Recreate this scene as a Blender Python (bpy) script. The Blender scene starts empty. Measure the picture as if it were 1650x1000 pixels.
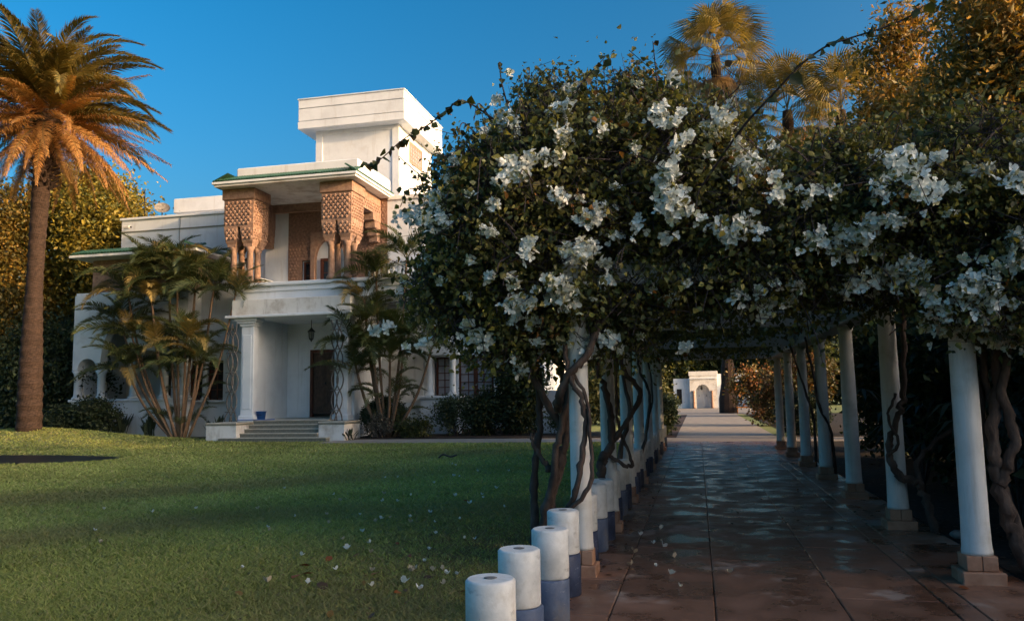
import bpy, math, random
import numpy as np
from mathutils import Vector, Matrix

rng = np.random.default_rng(7)
random.seed(7)
scene = bpy.context.scene
R_ = math.radians

# ------------------------------------------------------------------ camera
def make_camera():
    f, yaw, pit, roll, h = 1300.0, R_(12.8), R_(6.05), R_(-.97), 1.55
    F = Vector((-math.sin(yaw)*math.cos(pit), math.cos(yaw)*math.cos(pit), math.sin(pit)))
    Rt = Vector((math.cos(yaw), math.sin(yaw), 0)); U = Rt.cross(F)
    R2 = Rt*math.cos(roll)+U*math.sin(roll); U2 = U*math.cos(roll)-Rt*math.sin(roll)
    cam = bpy.data.cameras.new('camera'); ob = bpy.data.objects.new('camera', cam)
    scene.collection.objects.link(ob)
    m = Matrix((R2, U2, -F)).transposed().to_4x4(); m.translation = (0, 0, h)
    ob.matrix_world = m
    cam.sensor_width = 36; cam.lens = 36*f/1650; cam.clip_end = 2000; cam.clip_start = .05
    scene.camera = ob
make_camera()

# ------------------------------------------------------------------ sky and sun
SUN_EL, SUN_ROT = R_(12.5), R_(103)
SUN_DIR = Vector((math.sin(SUN_ROT)*math.cos(SUN_EL), math.cos(SUN_ROT)*math.cos(SUN_EL), math.sin(SUN_EL)))
w = bpy.data.worlds.new('World'); scene.world = w; w.use_nodes = True
nt = w.node_tree; nt.nodes.clear()
sky = nt.nodes.new('ShaderNodeTexSky'); sky.sky_type = 'NISHITA'; sky.sun_disc = False
sky.sun_elevation = SUN_EL; sky.sun_rotation = SUN_ROT
sky.air_density = 1.0; sky.dust_density = 9.0; sky.ozone_density = 3.0; sky.altitude = 300
tint = nt.nodes.new('ShaderNodeHueSaturation'); tint.inputs['Hue'].default_value = .485; tint.inputs['Saturation'].default_value = 1.24; tint.inputs['Value'].default_value = .6656
bgn = nt.nodes.new('ShaderNodeBackground'); bgn.inputs[1].default_value = .15
outw = nt.nodes.new('ShaderNodeOutputWorld')
gam = nt.nodes.new('ShaderNodeGamma'); gam.inputs[1].default_value = 1.32; nt.links.new(sky.outputs[0], gam.inputs[0]); nt.links.new(gam.outputs[0], tint.inputs['Color']); nt.links.new(tint.outputs[0], bgn.inputs[0]); nt.links.new(bgn.outputs[0], outw.inputs[0])
sl = bpy.data.lights.new('sun', 'SUN'); sl.energy = 2.0; sl.angle = R_(.6); sl.color = (1, .64, .32)
so = bpy.data.objects.new('sun', sl); scene.collection.objects.link(so)
so.rotation_euler = SUN_DIR.to_track_quat('Z', 'Y').to_euler(); so.location = (40, -10, 20)
vs = scene.view_settings; vs.view_transform = 'Standard'; vs.look = 'None'; vs.exposure = 1.272; vs.gamma = 1.0
try: vs.use_curve_mapping = False
except Exception: pass
scene.cycles.max_bounces = 6; scene.cycles.diffuse_bounces = 3; scene.cycles.transparent_max_bounces = 4
scene.cycles.caustics_reflective = False; scene.cycles.caustics_refractive = False

# ------------------------------------------------------------------ materials
def new_mat(name):
    m = bpy.data.materials.new(name); m.use_nodes = True
    n = m.node_tree; b = n.nodes['Principled BSDF']
    return m, n, b
def surf(name, c1, c2, scale=3.0, rough=.7, bump=.0, bscale=None, c3=None, spec=.3, metal=0, streak=None, detail=6, rvar=0, stain=None):
    """two or three colours mixed by object-space noise, with fine relief"""
    m, n, b = new_mat(name); N = n.nodes.new; L = n.links.new
    tc = N('ShaderNodeTexCoord'); mp = N('ShaderNodeMapping'); L(tc.outputs['Object'], mp.inputs[0])
    if streak: mp.inputs['Scale'].default_value = streak
    nz = N('ShaderNodeTexNoise'); nz.inputs['Scale'].default_value = scale; nz.inputs['Detail'].default_value = detail; nz.inputs['Roughness'].default_value = .62
    L(mp.outputs[0], nz.inputs['Vector'])
    cr = N('ShaderNodeValToRGB'); L(nz.outputs[0], cr.inputs[0])
    e = cr.color_ramp.elements; e[0].position = .34; e[1].position = .68
    e[0].color = (*c1, 1); e[1].color = (*c2, 1)
    if c3: x = e.new(.5); x.color = (*c3, 1)
    out = cr.outputs[0]
    for col, vec, lo, hi, amt in (stain or []):
        m2 = N('ShaderNodeMapping'); m2.inputs['Scale'].default_value = vec; L(tc.outputs['Object'], m2.inputs[0])
        ns = N('ShaderNodeTexNoise'); ns.inputs['Scale'].default_value = 1; ns.inputs['Detail'].default_value = 9; ns.inputs['Roughness'].default_value = .68; L(m2.outputs[0], ns.inputs['Vector'])
        mr_ = N('ShaderNodeMapRange'); L(ns.outputs[0], mr_.inputs[0]); mr_.inputs[1].default_value = lo; mr_.inputs[2].default_value = hi; mr_.inputs[4].default_value = amt
        mx_ = N('ShaderNodeMix'); mx_.data_type = 'RGBA'; L(mr_.outputs[0], mx_.inputs[0]); L(out, mx_.inputs[6]); mx_.inputs[7].default_value = (*col, 1); out = mx_.outputs[2]
    L(out, b.inputs['Base Color'])
    b.inputs['Roughness'].default_value = rough; b.inputs['Specular IOR Level'].default_value = spec; b.inputs['Metallic'].default_value = metal
    if rvar:
        mr = N('ShaderNodeMapRange'); L(nz.outputs[0], mr.inputs[0]); mr.inputs[1].default_value = .35; mr.inputs[2].default_value = .65
        mr.inputs[3].default_value = rough-rvar; mr.inputs[4].default_value = rough+rvar; L(mr.outputs[0], b.inputs['Roughness'])
    if bump:
        n2 = N('ShaderNodeTexNoise'); n2.inputs['Scale'].default_value = bscale or scale*6; n2.inputs['Detail'].default_value = 5
        L(mp.outputs[0], n2.inputs['Vector'])
        bp = N('ShaderNodeBump'); bp.inputs['Strength'].default_value = bump; bp.inputs['Distance'].default_value = .02
        L(n2.outputs[0], bp.inputs['Height']); L(bp.outputs[0], b.inputs['Normal'])
    return m
def leaf_mat(name, rough=.5, trans=.3, spec=.35, tcol=(1.5, 1.3, .6)):
    """foliage: leaf's own colour from the Col attribute, some light passing through"""
    m, n, b = new_mat(name); N = n.nodes.new; L = n.links.new
    at = N('ShaderNodeAttribute'); at.attribute_name = 'Col'
    L(at.outputs['Color'], b.inputs['Base Color']); b.inputs['Roughness'].default_value = rough; b.inputs['Specular IOR Level'].default_value = spec
    tr = N('ShaderNodeBsdfTranslucent'); g = N('ShaderNodeMix'); g.data_type = 'RGBA'; g.blend_type = 'MULTIPLY'
    g.inputs[0].default_value = 1; L(at.outputs['Color'], g.inputs[6]); g.inputs[7].default_value = (*tcol, 1)
    L(g.outputs[2], tr.inputs[0])
    mx = N('ShaderNodeMixShader'); mx.inputs[0].default_value = trans
    L(b.outputs[0], mx.inputs[1]); L(tr.outputs[0], mx.inputs[2]); L(mx.outputs[0], n.nodes['Material Output'].inputs[0])
    return m
M = {}
M['plaster'] = surf('white_plaster', (.66, .685, .71), (.78, .81, .835), .9, .8, .15, 40, (.74, .77, .795), stain=[((.42, .39, .34), (3.0, 3.0, .35), .56, .74, .45), ((.5, .44, .37), (.8, .8, .8), .6, .75, .35)])
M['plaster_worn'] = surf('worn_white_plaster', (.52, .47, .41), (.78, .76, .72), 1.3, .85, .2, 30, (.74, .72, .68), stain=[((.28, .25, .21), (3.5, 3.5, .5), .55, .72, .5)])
M['paint'] = surf('white_column_paint', (.66, .64, .60), (.78, .76, .72), 2.2, .55, .06, 25, (.74, .72, .68), stain=[((.40, .37, .31), (9, 9, .9), .52, .7, .6), ((.42, .39, .30), (1.5, 1.5, 2.5), .54, .7, .55)])
M['beam'] = surf('pergola_beam_paint', (.55, .55, .55), (.72, .71, .7), 2.5, .7, .1, 25)
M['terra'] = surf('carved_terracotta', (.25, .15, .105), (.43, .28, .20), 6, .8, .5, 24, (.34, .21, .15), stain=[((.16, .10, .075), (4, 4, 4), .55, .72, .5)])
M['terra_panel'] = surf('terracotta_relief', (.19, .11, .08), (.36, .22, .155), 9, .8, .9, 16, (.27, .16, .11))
M['plinth'] = surf('plinth_tile', (.30, .15, .09), (.46, .27, .18), 7, .6, .1, 30, (.38, .21, .135))
M['greentile'] = surf('green_roof_tile', (.015, .05, .03), (.05, .12, .075), 9, .35, .1, 30, (.03, .085, .05), spec=.5)
M['darktile'] = surf('dark_step_tile', (.14, .145, .12), (.24, .23, .18), 14, .5)
M['stone'] = surf('cream_step_stone', (.38, .34, .27), (.55, .51, .43), 5, .6, .1)
M['wood'] = surf('dark_red_wood', (.06, .02, .012), (.15, .05, .028), 4, .5, .1, 20, streak=(6, 6, .6))
M['doorwood'] = surf('carved_brown_door', (.05, .03, .022), (.12, .07, .045), 5, .5, .6, 22, streak=(2, 2, 1))
M['iron'] = surf('black_iron', (.012, .012, .014), (.03, .03, .03), 10, .5)
M['lattice'] = surf('weathered_trellis', (.10, .085, .075), (.22, .20, .18), 9, .7)
M['curtain'] = surf('curtained_glass', (.26, .26, .29), (.40, .40, .43), 1.5, .12, 0, spec=.5)
M['dark'] = surf('dark_glass', (.012, .013, .016), (.03, .03, .035), 1.0, .12, 0, spec=.5)
M['lampglass'] = surf('lantern_glass', (.14, .14, .13), (.24, .23, .2), 8, .2, 0, spec=.5)
M['bucket'] = surf('blue_plastic', (.02, .09, .32), (.03, .13, .42), 5, .4)
M['marble'] = surf('white_marble', (.50, .50, .48), (.74, .73, .70), 3.2, .45, .08, 40, (.70, .69, .66), detail=9, stain=[((.30, .30, .30), (7, 7, 16), .60, .66, .55), ((.36, .30, .22), (4, 4, 3), .5, .7, .75), ((.25, .23, .2), (40, 40, 40), .66, .7, .6)])
M['slate'] = surf('blue_stone', (.02, .03, .062), (.06, .08, .14), 7, .5, .15, 30, (.036, .05, .095), detail=9, stain=[((.24, .26, .30), (14, 14, 26), .6, .66, .55), ((.15, .12, .10), (5, 5, 4), .5, .72, .7)])
M['slate2'] = surf('pale_blue_stone', (.06, .085, .15), (.14, .175, .25), 6, .55, .15, 30, (.095, .125, .195), detail=9, stain=[((.30, .32, .36), (12, 12, 24), .6, .66, .5), ((.19, .16, .13), (5, 5, 4), .5, .72, .7)])
M['hole'] = surf('drum_hollow', (.10, .10, .095), (.22, .21, .2), 9, .8)
M['bark'] = surf('vine_bark', (.05, .034, .027), (.15, .108, .086), 9, .85, .8, 30, (.09, .062, .05), streak=(1, 1, .35))
M['twig'] = surf('twig', (.045, .033, .036), (.09, .068, .068), 12, .8)
M['treebark'] = surf('tree_bark', (.03, .024, .019), (.08, .06, .045), 8, .9, .8, 20, streak=(1, 1, .3))
M['palmbark'] = surf('palm_bark', (.018, .011, .008), (.075, .044, .030), 12, .9, .8, 26, (.038, .023, .016), streak=(.7, .7, 2.4))
M['cane'] = surf('ringed_palm_cane', (.11, .085, .05), (.24, .15, .085), 9, .6, .2, 20, (.17, .10, .06), streak=(1, 1, 4))
M['soil'] = surf('dark_soil', (.012, .009, .007), (.045, .033, .025), 5, .95, .8, 30, (.024, .018, .014))
M['lawn'] = surf('lawn_soil', (.13, .155, .05), (.20, .21, .08), 2.3, .95, .4, 60, (.16, .185, .062))
M['joint'] = surf('joint_mortar', (.045, .027, .02), (.085, .05, .036), 6, .8)
M['strip'] = surf('pale_paving', (.26, .22, .18), (.38, .33, .27), 3, .7, .15)
M['water'] = surf('dark_pond_water', (.006, .007, .009), (.014, .016, .018), 1.5, .4, .3, 6, spec=.25)
M['pebble'] = surf('grey_pebble', (.10, .095, .09), (.24, .22, .2), 9, .7, .2)
M['orange'] = surf('orange_paint', (.5, .16, .02), (.62, .22, .03), 6, .5)
M['leaf'] = leaf_mat('leaf'); M['gloss'] = leaf_mat('glossy_leaf', .38, .18, .5)
M['frond'] = leaf_mat('palm_leaflet', .45, .25, .4); M['petal'] = leaf_mat('papery_bract', .6, .22, .2, (1, 1, 1)); M['grass'] = leaf_mat('grass_blade', .6, .35, .15, (1.2, 1.2, .7))
def slab_mat():
    """red-brown concrete slab, wet sheen in patches, pale dry stains"""
    m, n, b = new_mat('wet_red_paving'); N = n.nodes.new; L = n.links.new
    tc = N('ShaderNodeTexCoord'); geo = N('ShaderNodeNewGeometry')
    nz = N('ShaderNodeTexNoise'); nz.inputs['Scale'].default_value = 2.2; nz.inputs['Detail'].default_value = 8; nz.inputs['Roughness'].default_value = .6
    L(geo.outputs['Position'], nz.inputs['Vector'])
    cr = N('ShaderNodeValToRGB'); e = cr.color_ramp.elements
    e[0].position = .3; e[0].color = (.115, .052, .031, 1); e[1].position = .72; e[1].color = (.27, .14, .09, 1)
    L(nz.outputs[0], cr.inputs[0])
    oi = N('ShaderNodeObjectInfo'); hv = N('ShaderNodeHueSaturation')
    mr = N('ShaderNodeMapRange'); L(oi.outputs['Random'], mr.inputs[0]); mr.inputs[3].default_value = .72; mr.inputs[4].default_value = 1.2
    L(mr.outputs[0], hv.inputs['Value']); L(cr.outputs[0], hv.inputs['Color'])
    st = N('ShaderNodeTexNoise'); st.inputs['Scale'].default_value = 1.15; st.inputs['Detail'].default_value = 7; st.inputs['Roughness'].default_value = .7
    mp = N('ShaderNodeMapping'); mp.inputs['Location'].default_value = (3.1, 1.7, 0); L(geo.outputs['Position'], mp.inputs[0]); L(mp.outputs[0], st.inputs['Vector'])
    sr = N('ShaderNodeValToRGB'); sr.color_ramp.elements[0].position = .56; sr.color_ramp.elements[1].position = .62; L(st.outputs[0], sr.inputs[0])
    sc = N('ShaderNodeMath'); sc.operation = 'MULTIPLY'; L(sr.outputs[0], sc.inputs[0]); sc.inputs[1].default_value = .75
    mx = N('ShaderNodeMix'); mx.data_type = 'RGBA'; L(sc.outputs[0], mx.inputs[0]); L(hv.outputs[0], mx.inputs[6]); mx.inputs[7].default_value = (.36, .27, .22, 1)
    L(mx.outputs[2], b.inputs['Base Color'])
    wr = N('ShaderNodeMapRange'); L(nz.outputs[0], wr.inputs[0]); wr.inputs[1].default_value = .38; wr.inputs[2].default_value = .62; wr.inputs[3].default_value = .15; wr.inputs[4].default_value = .6
    ad = N('ShaderNodeMath'); ad.operation = 'MULTIPLY_ADD'; L(sc.outputs[0], ad.inputs[0]); ad.inputs[1].default_value = .4; L(wr.outputs[0], ad.inputs[2])
    L(ad.outputs[0], b.inputs['Roughness']); b.inputs['Specular IOR Level'].default_value = .45
    n2 = N('ShaderNodeTexNoise'); n2.inputs['Scale'].default_value = 30; n2.inputs['Detail'].default_value = 4; L(geo.outputs['Position'], n2.inputs['Vector'])
    bp = N('ShaderNodeBump'); bp.inputs['Strength'].default_value = .12; bp.inputs['Distance'].default_value = .01
    L(n2.outputs[0], bp.inputs['Height']); L(bp.outputs[0], b.inputs['Normal'])
    return m
M['slab'] = slab_mat()

# ------------------------------------------------------------------ object helpers
COL = scene.collection
def tag(o, label=None, cat=None, group=None, kind=None):
    if label: o['label'] = label
    if cat: o['category'] = cat
    if group: o['group'] = group
    if kind: o['kind'] = kind
    return o
def thing(name, label, cat, loc=(0, 0, 0), group=None, rotz=0):
    o = bpy.data.objects.new(name, None); COL.objects.link(o); o.location = loc; o.rotation_euler.z = rotz; o.empty_display_size = .2
    return tag(o, label, cat, group)
def origin(p):
    v = Vector((0, 0, 0))
    while p is not None: v += p.location; p = p.parent
    return v
def link(name, me, parent=None, loc=None, kind=None):
    o = bpy.data.objects.new(name, me); COL.objects.link(o); o.parent = parent
    if loc is not None: o.location = loc
    if kind: o['kind'] = kind
    return o
def mesh_np(name, V, Fc, mats, cols=None, smooth=False, mi=None):
    """V (n,3), Fc (m,k) -> mesh"""
    V = np.asarray(V, np.float32); Fc = np.asarray(Fc, np.int32)
    me = bpy.data.meshes.new(name); k = Fc.shape[1]
    me.vertices.add(len(V)); me.vertices.foreach_set('co', V.ravel())
    me.loops.add(Fc.size); me.loops.foreach_set('vertex_index', Fc.ravel())
    me.polygons.add(len(Fc)); me.polygons.foreach_set('loop_start', np.arange(0, Fc.size, k, dtype=np.int32))
    try: me.polygons.foreach_set('loop_total', np.full(len(Fc), k, np.int32))
    except Exception: pass
    if smooth: me.polygons.foreach_set('use_smooth', np.ones(len(Fc), bool))
    if mi is not None: me.polygons.foreach_set('material_index', np.asarray(mi, np.int32))
    for m in (mats if isinstance(mats, (list, tuple)) else [mats]): me.materials.append(m)
    if cols is not None:
        a = me.color_attributes.new('Col', 'FLOAT_COLOR', 'POINT')
        c = np.ones((len(V), 4), np.float32); c[:, :3] = cols; a.data.foreach_set('color', c.ravel())
    me.update(calc_edges=True)
    return me
class MB:
    """collects shapes in world coordinates; build() links them as one mesh object"""
    def __init__(s): s.v = []; s.f = []; s.sm = []
    def add(s, v, f, smooth=False):
        o = len(s.v); s.v += [tuple(p) for p in v]; s.f += [[i+o for i in q] for q in f]; s.sm += [smooth]*len(f); return s
    def box(s, x0, x1, y0, y1, z0, z1, b=0):
        if b:
            b = min(b, (x1-x0)*.4, (y1-y0)*.4, (z1-z0)*.4); v = []
            # chamfered box: 24 verts
            def ring(z, i): return [(x0+i+(b if q in (0, 3) else 0), 0, 0) for q in range(4)]
            P = []
            for z, ins in ((z0, b), (z0+b, 0), (z1-b, 0), (z1, b)):
                a0, a1, c0, c1 = x0+ins, x1-ins, y0+ins, y1-ins; k = b if not ins else b*.6
                P.append([(a0+k, c0, z), (a1-k, c0, z), (a1, c0+k, z), (a1, c1-k, z), (a1-k, c1, z), (a0+k, c1, z), (a0, c1-k, z), (a0, c0+k, z)])
            v = [p for r in P for p in r]; f = []
            for r in range(3):
                for i in range(8):
                    j = (i+1) % 8; f.append([r*8+i, r*8+j, r*8+8+j, r*8+8+i])
            f.append([7-i for i in range(8)]); f.append([24+i for i in range(8)])
            return s.add(v, f)
        v = [(x0, y0, z0), (x1, y0, z0), (x1, y1, z0), (x0, y1, z0), (x0, y0, z1), (x1, y0, z1), (x1, y1, z1), (x0, y1, z1)]
        return s.add(v, [[3, 2, 1, 0], [4, 5, 6, 7], [0, 1, 5, 4], [1, 2, 6, 5], [2, 3, 7, 6], [3, 0, 4, 7]])
    def lathe(s, x, y, prof, n=24, smooth=True, caps=True):
        v = []; f = []
        for r, z in prof:
            for i in range(n): a = 2*math.pi*i/n; v.append((x+r*math.cos(a), y+r*math.sin(a), z))
        for k in range(len(prof)-1):
            for i in range(n): j = (i+1) % n; f.append([k*n+i, k*n+j, (k+1)*n+j, (k+1)*n+i])
        s.add(v, f, smooth)
        if caps:
            o = len(s.v)-len(v); s.f.append([o+n-1-i for i in range(n)]); s.sm.append(False)
            o2 = o+(len(prof)-1)*n; s.f.append([o2+i for i in range(n)]); s.sm.append(False)
        return s
    def tube(s, pts, rad, n=8, smooth=True):
        pts = [Vector(p) for p in pts]; m = len(pts)
        if not hasattr(rad, '__len__'): rad = [rad]*m
        v = []; f = []; up = Vector((.13, .21, .97)).normalized(); prev = None
        for k, p in enumerate(pts):
            t = (pts[min(k+1, m-1)]-pts[max(k-1, 0)]).normalized()
            if prev is None:
                a = t.cross(up)
                if a.length < .1: a = t.cross(Vector((1, 0, 0)))
            else: a = prev-t*prev.dot(t)
            a.normalize(); prev = a; b = t.cross(a)
            for i in range(n):
                q = 2*math.pi*i/n; v.append(p+(a*math.cos(q)+b*math.sin(q))*rad[k])
        for k in range(m-1):
            for i in range(n): j = (i+1) % n; f.append([k*n+i, k*n+j, (k+1)*n+j, (k+1)*n+i])
        s.add(v, f, smooth); o = len(s.v)-len(v)
        s.f.append([o+n-1-i for i in range(n)]); s.sm.append(False); s.f.append([o+(m-1)*n+i for i in range(n)]); s.sm.append(False)
        return s
    def mesh(s, name, mat, off=Vector((0, 0, 0))):
        me = bpy.data.meshes.new(name); me.from_pydata([(p[0]-off.x, p[1]-off.y, p[2]-off.z) for p in s.v], [], s.f)
        me.polygons.foreach_set('use_smooth', s.sm); me.materials.append(mat); me.update(); return me
    def build(s, name, mat, parent=None, kind=None):
        return link(name, s.mesh(name, mat, origin(parent)), parent, kind=kind)
def box(name, mat, parent, *a, kind=None): return MB().box(*a).build(name, mat, parent, kind)
def spline(pts, n=5):
    """Catmull-Rom through the points"""
    P = [np.array(p, float) for p in pts]; P = [2*P[0]-P[1]]+P+[2*P[-1]-P[-2]]; out = []
    for i in range(1, len(P)-2):
        for k in range(n):
            t = k/n; a, b, c, d = P[i-1:i+3]
            out.append(.5*((2*b)+(c-a)*t+(2*a-5*b+4*c-d)*t*t+(-a+3*b-3*c+d)*t**3))
    out.append(P[-2]); return out
def copy_tree(o, parent=None):
    c = o.copy(); COL.objects.link(c); c.parent = parent
    for ch in list(o.children): copy_tree(ch, c)
    return c

# ------------------------------------------------------------------ foliage helpers
def unit(a): return a/np.maximum(np.linalg.norm(a, axis=1, keepdims=True), 1e-9)
def pick(pal, n, w=None, g=rng, jit=.18):
    pal = np.array(pal, float); i = g.choice(len(pal), n, p=None if w is None else np.array(w)/sum(w))
    return pal[i]*(1+g.normal(0, jit, (n, 1))).clip(.5, 1.6)
def leaves(P, size, g=rng, shape='hex', droop=.4, up=.5, wid=.62, out=None):
    """P (n,3) leaf bases -> verts, quad or tri faces, verts per leaf"""
    n = len(P); a = g.normal(size=(n, 3)); a[:, 2] -= droop
    if out is not None: a += out*.9
    a = unit(a); nn = g.normal(size=(n, 3)); nn[:, 2] += up; nn = unit(nn-a*(nn*a).sum(1, keepdims=True)); b = np.cross(nn, a)
    s = (np.asarray(size)*(.5+.9*g.random(n)))[:, None]
    if shape == 'hex':
        fold = .16
        pr = [(0, 0, 0), (.30, wid*.52, fold), (.62, wid*.40, fold*.7), (1.05, 0, -.12), (.62, -wid*.40, fold*.7), (.30, -wid*.52, fold)]
        fc = np.array([[0, 1, 2, 3], [0, 3, 4, 5]])
    elif shape == 'lance':
        pr = [(0, 0, 0), (.45, wid*.28, .05), (1.1, 0, -.12), (.45, -wid*.28, .05)]; fc = np.array([[0, 1, 2], [0, 2, 3]])
    else:
        pr = [(0, 0, 0), (.45, wid*.5, .1), (1.0, 0, -.06), (.45, -wid*.5, .1)]; fc = np.array([[0, 1, 2], [0, 2, 3]])
    V = np.stack([P+(a*l+b*x+nn*z)*s for l, x, z in pr], 1); k = len(pr)
    Fc = (np.arange(n)[:, None, None]*k+fc[None]).reshape(-1, fc.shape[1])
    return V.reshape(-1, 3), Fc, k
def lobe_points(lobes, ncl, per, g=rng, cr=.16, shell=.72):
    """clumped points through ellipsoid lobes (cx,cy,cz,rx,ry,rz)"""
    L = np.array(lobes, float); wt = (L[:, 3]*L[:, 4]*L[:, 5])**(2/3); i = g.choice(len(L), ncl, p=wt/wt.sum())
    d = unit(g.normal(size=(ncl, 3))); r = shell+(1-shell)*g.random(ncl)**.7
    deep = g.random(ncl) < .3; r = np.where(deep, r*g.random(ncl)**.4, r)
    cen = L[i, :3]+d*L[i, 3:]*r[:, None]
    P = np.repeat(cen, per, 0)+g.normal(size=(ncl*per, 3))*cr*np.repeat(.6+.8*g.random(ncl), per)[:, None]
    return P, np.repeat(d, per, 0), np.repeat(np.arange(ncl), per)
def crown(name, parent, lobes, ncl, per, size, pal, w=None, mat='leaf', shape='rhomb', cr=.3, droop=.3, shell=.72, g=rng, cjit=.2, zmin=None, kind=None, outw=.6, wid=.62):
    P, D, cid = lobe_points(lobes, ncl, per, g, cr, shell)
    if zmin is not None:
        ok = P[:, 2] > zmin; P, D, cid = P[ok], D[ok], cid[ok]
    V, Fc, k = leaves(P, size, g, shape, droop, out=D*outw, wid=wid)
    cc = pick(pal, ncl, w, g, .15)[cid]*(1+g.normal(0, cjit, (len(P), 1))).clip(.5, 1.7)
    o = origin(parent); V = V-np.array(o)
    return link(name, mesh_np(name, V, Fc, M[mat], np.repeat(cc, k, 0)), parent, kind=kind)
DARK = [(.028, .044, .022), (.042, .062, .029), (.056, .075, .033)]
OLIVE = [(.06, .075, .022), (.09, .10, .026), (.04, .055, .02)]
GOLD = [(.24, .19, .03), (.30, .22, .03), (.16, .15, .03), (.09, .10, .025)]
def tree(name, label, loc, height, lobes, ncl, per, size, pal, w=None, trunk_r=.2, group=None, cat='tree', shape='rhomb', cr=.35, mat='leaf', lean=(0, 0), seed=1, limbs=5, shell=.7, droop=.3, wid=.62):
    """tapered trunk, limbs into the lobes, clumped leaf crown"""
    g = np.random.default_rng(seed); t = thing(name, label, cat, loc, group)
    x, y, z = loc; b = MB(); top = min(l[2] for l in lobes)+.3
    path = [(x, y, z-.1), (x+lean[0]*.3, y+lean[1]*.3, z+top*.35), (x+lean[0]*.7, y+lean[1]*.7, z+top*.7), (x+lean[0], y+lean[1], z+top*1.05)]
    sp = spline(path, 4); b.tube(sp, np.linspace(trunk_r*1.25, trunk_r*.6, len(sp)), 10)
    for i in range(min(limbs, len(lobes))):
        l = lobes[i]; st = sp[int(len(sp)*(.55+.4*g.random()))-1]; en = np.array((x+l[0], y+l[1], z+l[2])); md = (st+en)/2+g.normal(0, .25, 3)
        q = spline([st, md, en], 4); b.tube(q, np.linspace(trunk_r*.5, trunk_r*.14, len(q)), 6)
        for _ in range(3):
            e2 = en+g.normal(size=3)*np.array(l[3:])*.55; q = spline([md, (md+e2)/2+g.normal(0, .15, 3), e2], 3); b.tube(q, np.linspace(trunk_r*.22, trunk_r*.06, len(q)), 5)
    b.build('trunk', M['treebark'], t)
    crown('crown', t, [(x+l[0], y+l[1], z+l[2], *l[3:]) for l in lobes], ncl, per, size, pal, w, mat, shape, cr, g=g, shell=shell, droop=droop, wid=wid)
    return t
def shrub(name, label, loc, lobes, ncl, per, size, pal, w=None, cat='shrub', group=None, mat='leaf', shape='rhomb', cr=.12, seed=1, stems=6, shell=.6, droop=.1, wid=.62):
    g = np.random.default_rng(seed); t = thing(name, label, cat, loc, group); x, y, z = loc; b = MB()
    for i in range(stems):
        l = lobes[i % len(lobes)]; e = np.array((x+l[0], y+l[1], z+l[2]))+g.normal(size=3)*np.array(l[3:])*.5; e[2] = max(e[2], z+.15)
        s = np.array((x+g.normal(0, .06), y+g.normal(0, .06), z-.03)); q = spline([s, (s+e)/2+g.normal(0, .06, 3), e], 3); b.tube(q, np.linspace(.022, .006, len(q))*(1+l[5]*.6), 5)
    b.build('stems', M['twig'], t)
    crown('foliage', t, [(x+l[0], y+l[1], z+l[2], *l[3:]) for l in lobes], ncl, per, size, pal, w, mat, shape, cr, g=g, zmin=z+.02, shell=shell, droop=droop, wid=wid)
    return t

# ================================================================== SETTING
def mound(x, y):
    x = np.asarray(x, float); y = np.asarray(y, float)
    z = .62*np.exp(-(((x+25.2)/4.6)**2+((y-26.6)/2.6)**2))
    z += .03*np.sin(x*.55+1.3)*np.sin(y*.47)*np.clip((-2-x)/4, 0, 1)*np.clip((24-y)/4, 0, 1)
    d = ((x+20.5)/4.6)**2+((y-19.75)/1.75)**2
    z -= .05*np.clip((1.2-d)*4, 0, 1)
    return z
def ground():
    xs = np.concatenate([[-900, -300, -120, -60], np.arange(-40, -1.4, .45), [-1.25, 2.6, 6, 12, 30, 80, 300, 900]])
    ys = np.concatenate([[-300, -60, -20, -6], np.arange(0, 30.1, .35), [34, 40, 60, 100, 200, 500, 1200]])
    X, Y = np.meshgrid(xs, ys, indexing='ij'); V = np.stack([X, Y, mound(X, Y)], -1).reshape(-1, 3)
    nx, ny = len(xs), len(ys); i, j = np.meshgrid(np.arange(nx-1), np.arange(ny-1), indexing='ij'); a = (i*ny+j).ravel()
    return tag(link('lawn', mesh_np('lawn', V, np.stack([a, a+ny, a+ny+1, a+1], 1), M['lawn'], smooth=True)), kind='structure')
ground()
def flat(name, mat, x0, x1, y0, y1, z0, z1): return tag(box(name, mat, None, x0, x1, y0, y1, z0, z1), kind='structure')
# path of red slabs, dark joints below
path = tag(box('path', M['joint'], None, -1.22, 2.5, 1.0, 92.0, -.06, .006), kind='structure')
LX = [-1.2, -.66, .06, .95, 1.66, 1.84, 2.47]
SL = {}
def slab(x0, x1, y0, y1, dz=0):
    key = (round(x1-x0, 2), round(y1-y0, 2))
    if key not in SL:
        hx, hy = (x1-x0)/2-.004, (y1-y0)/2-.004; SL[key] = MB().box(-hx, hx, -hy, hy, -.04, .022, .007).mesh('paving_slab', M['slab'])
    link('paving_slab', SL[key], path, ((x0+x1)/2, (y0+y1)/2, dz))
gs = random.Random(3)
for i in range(6):
    y = 3.6+(.0, .7, .15, .9, .3, .5)[i]; ln = (1.1, 2.05, 2.05, 2.05, 1.3, 1.6)[i]
    if y > 3.65: slab(LX[i], LX[i+1], 3.6, y)
    while y < 25.2:
        e = min(y+ln, 25.4); e = 25.4 if 25.4-e < .5 else e
        slab(LX[i], LX[i+1], y, e, gs.uniform(-.002, .002)); y = e
for k in range(3): slab(-1.2+k*1.2233, -1.2+(k+1)*1.2233, 25.4, 26.6)
far = tag(box('far_path', M['strip'], None, -.8, 2.6, 29.0, 60, -.06, .0155), kind='structure')
flat('forecourt', M['strip'], -7, 9, 60.004, 84, -.06, .0125)
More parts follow.
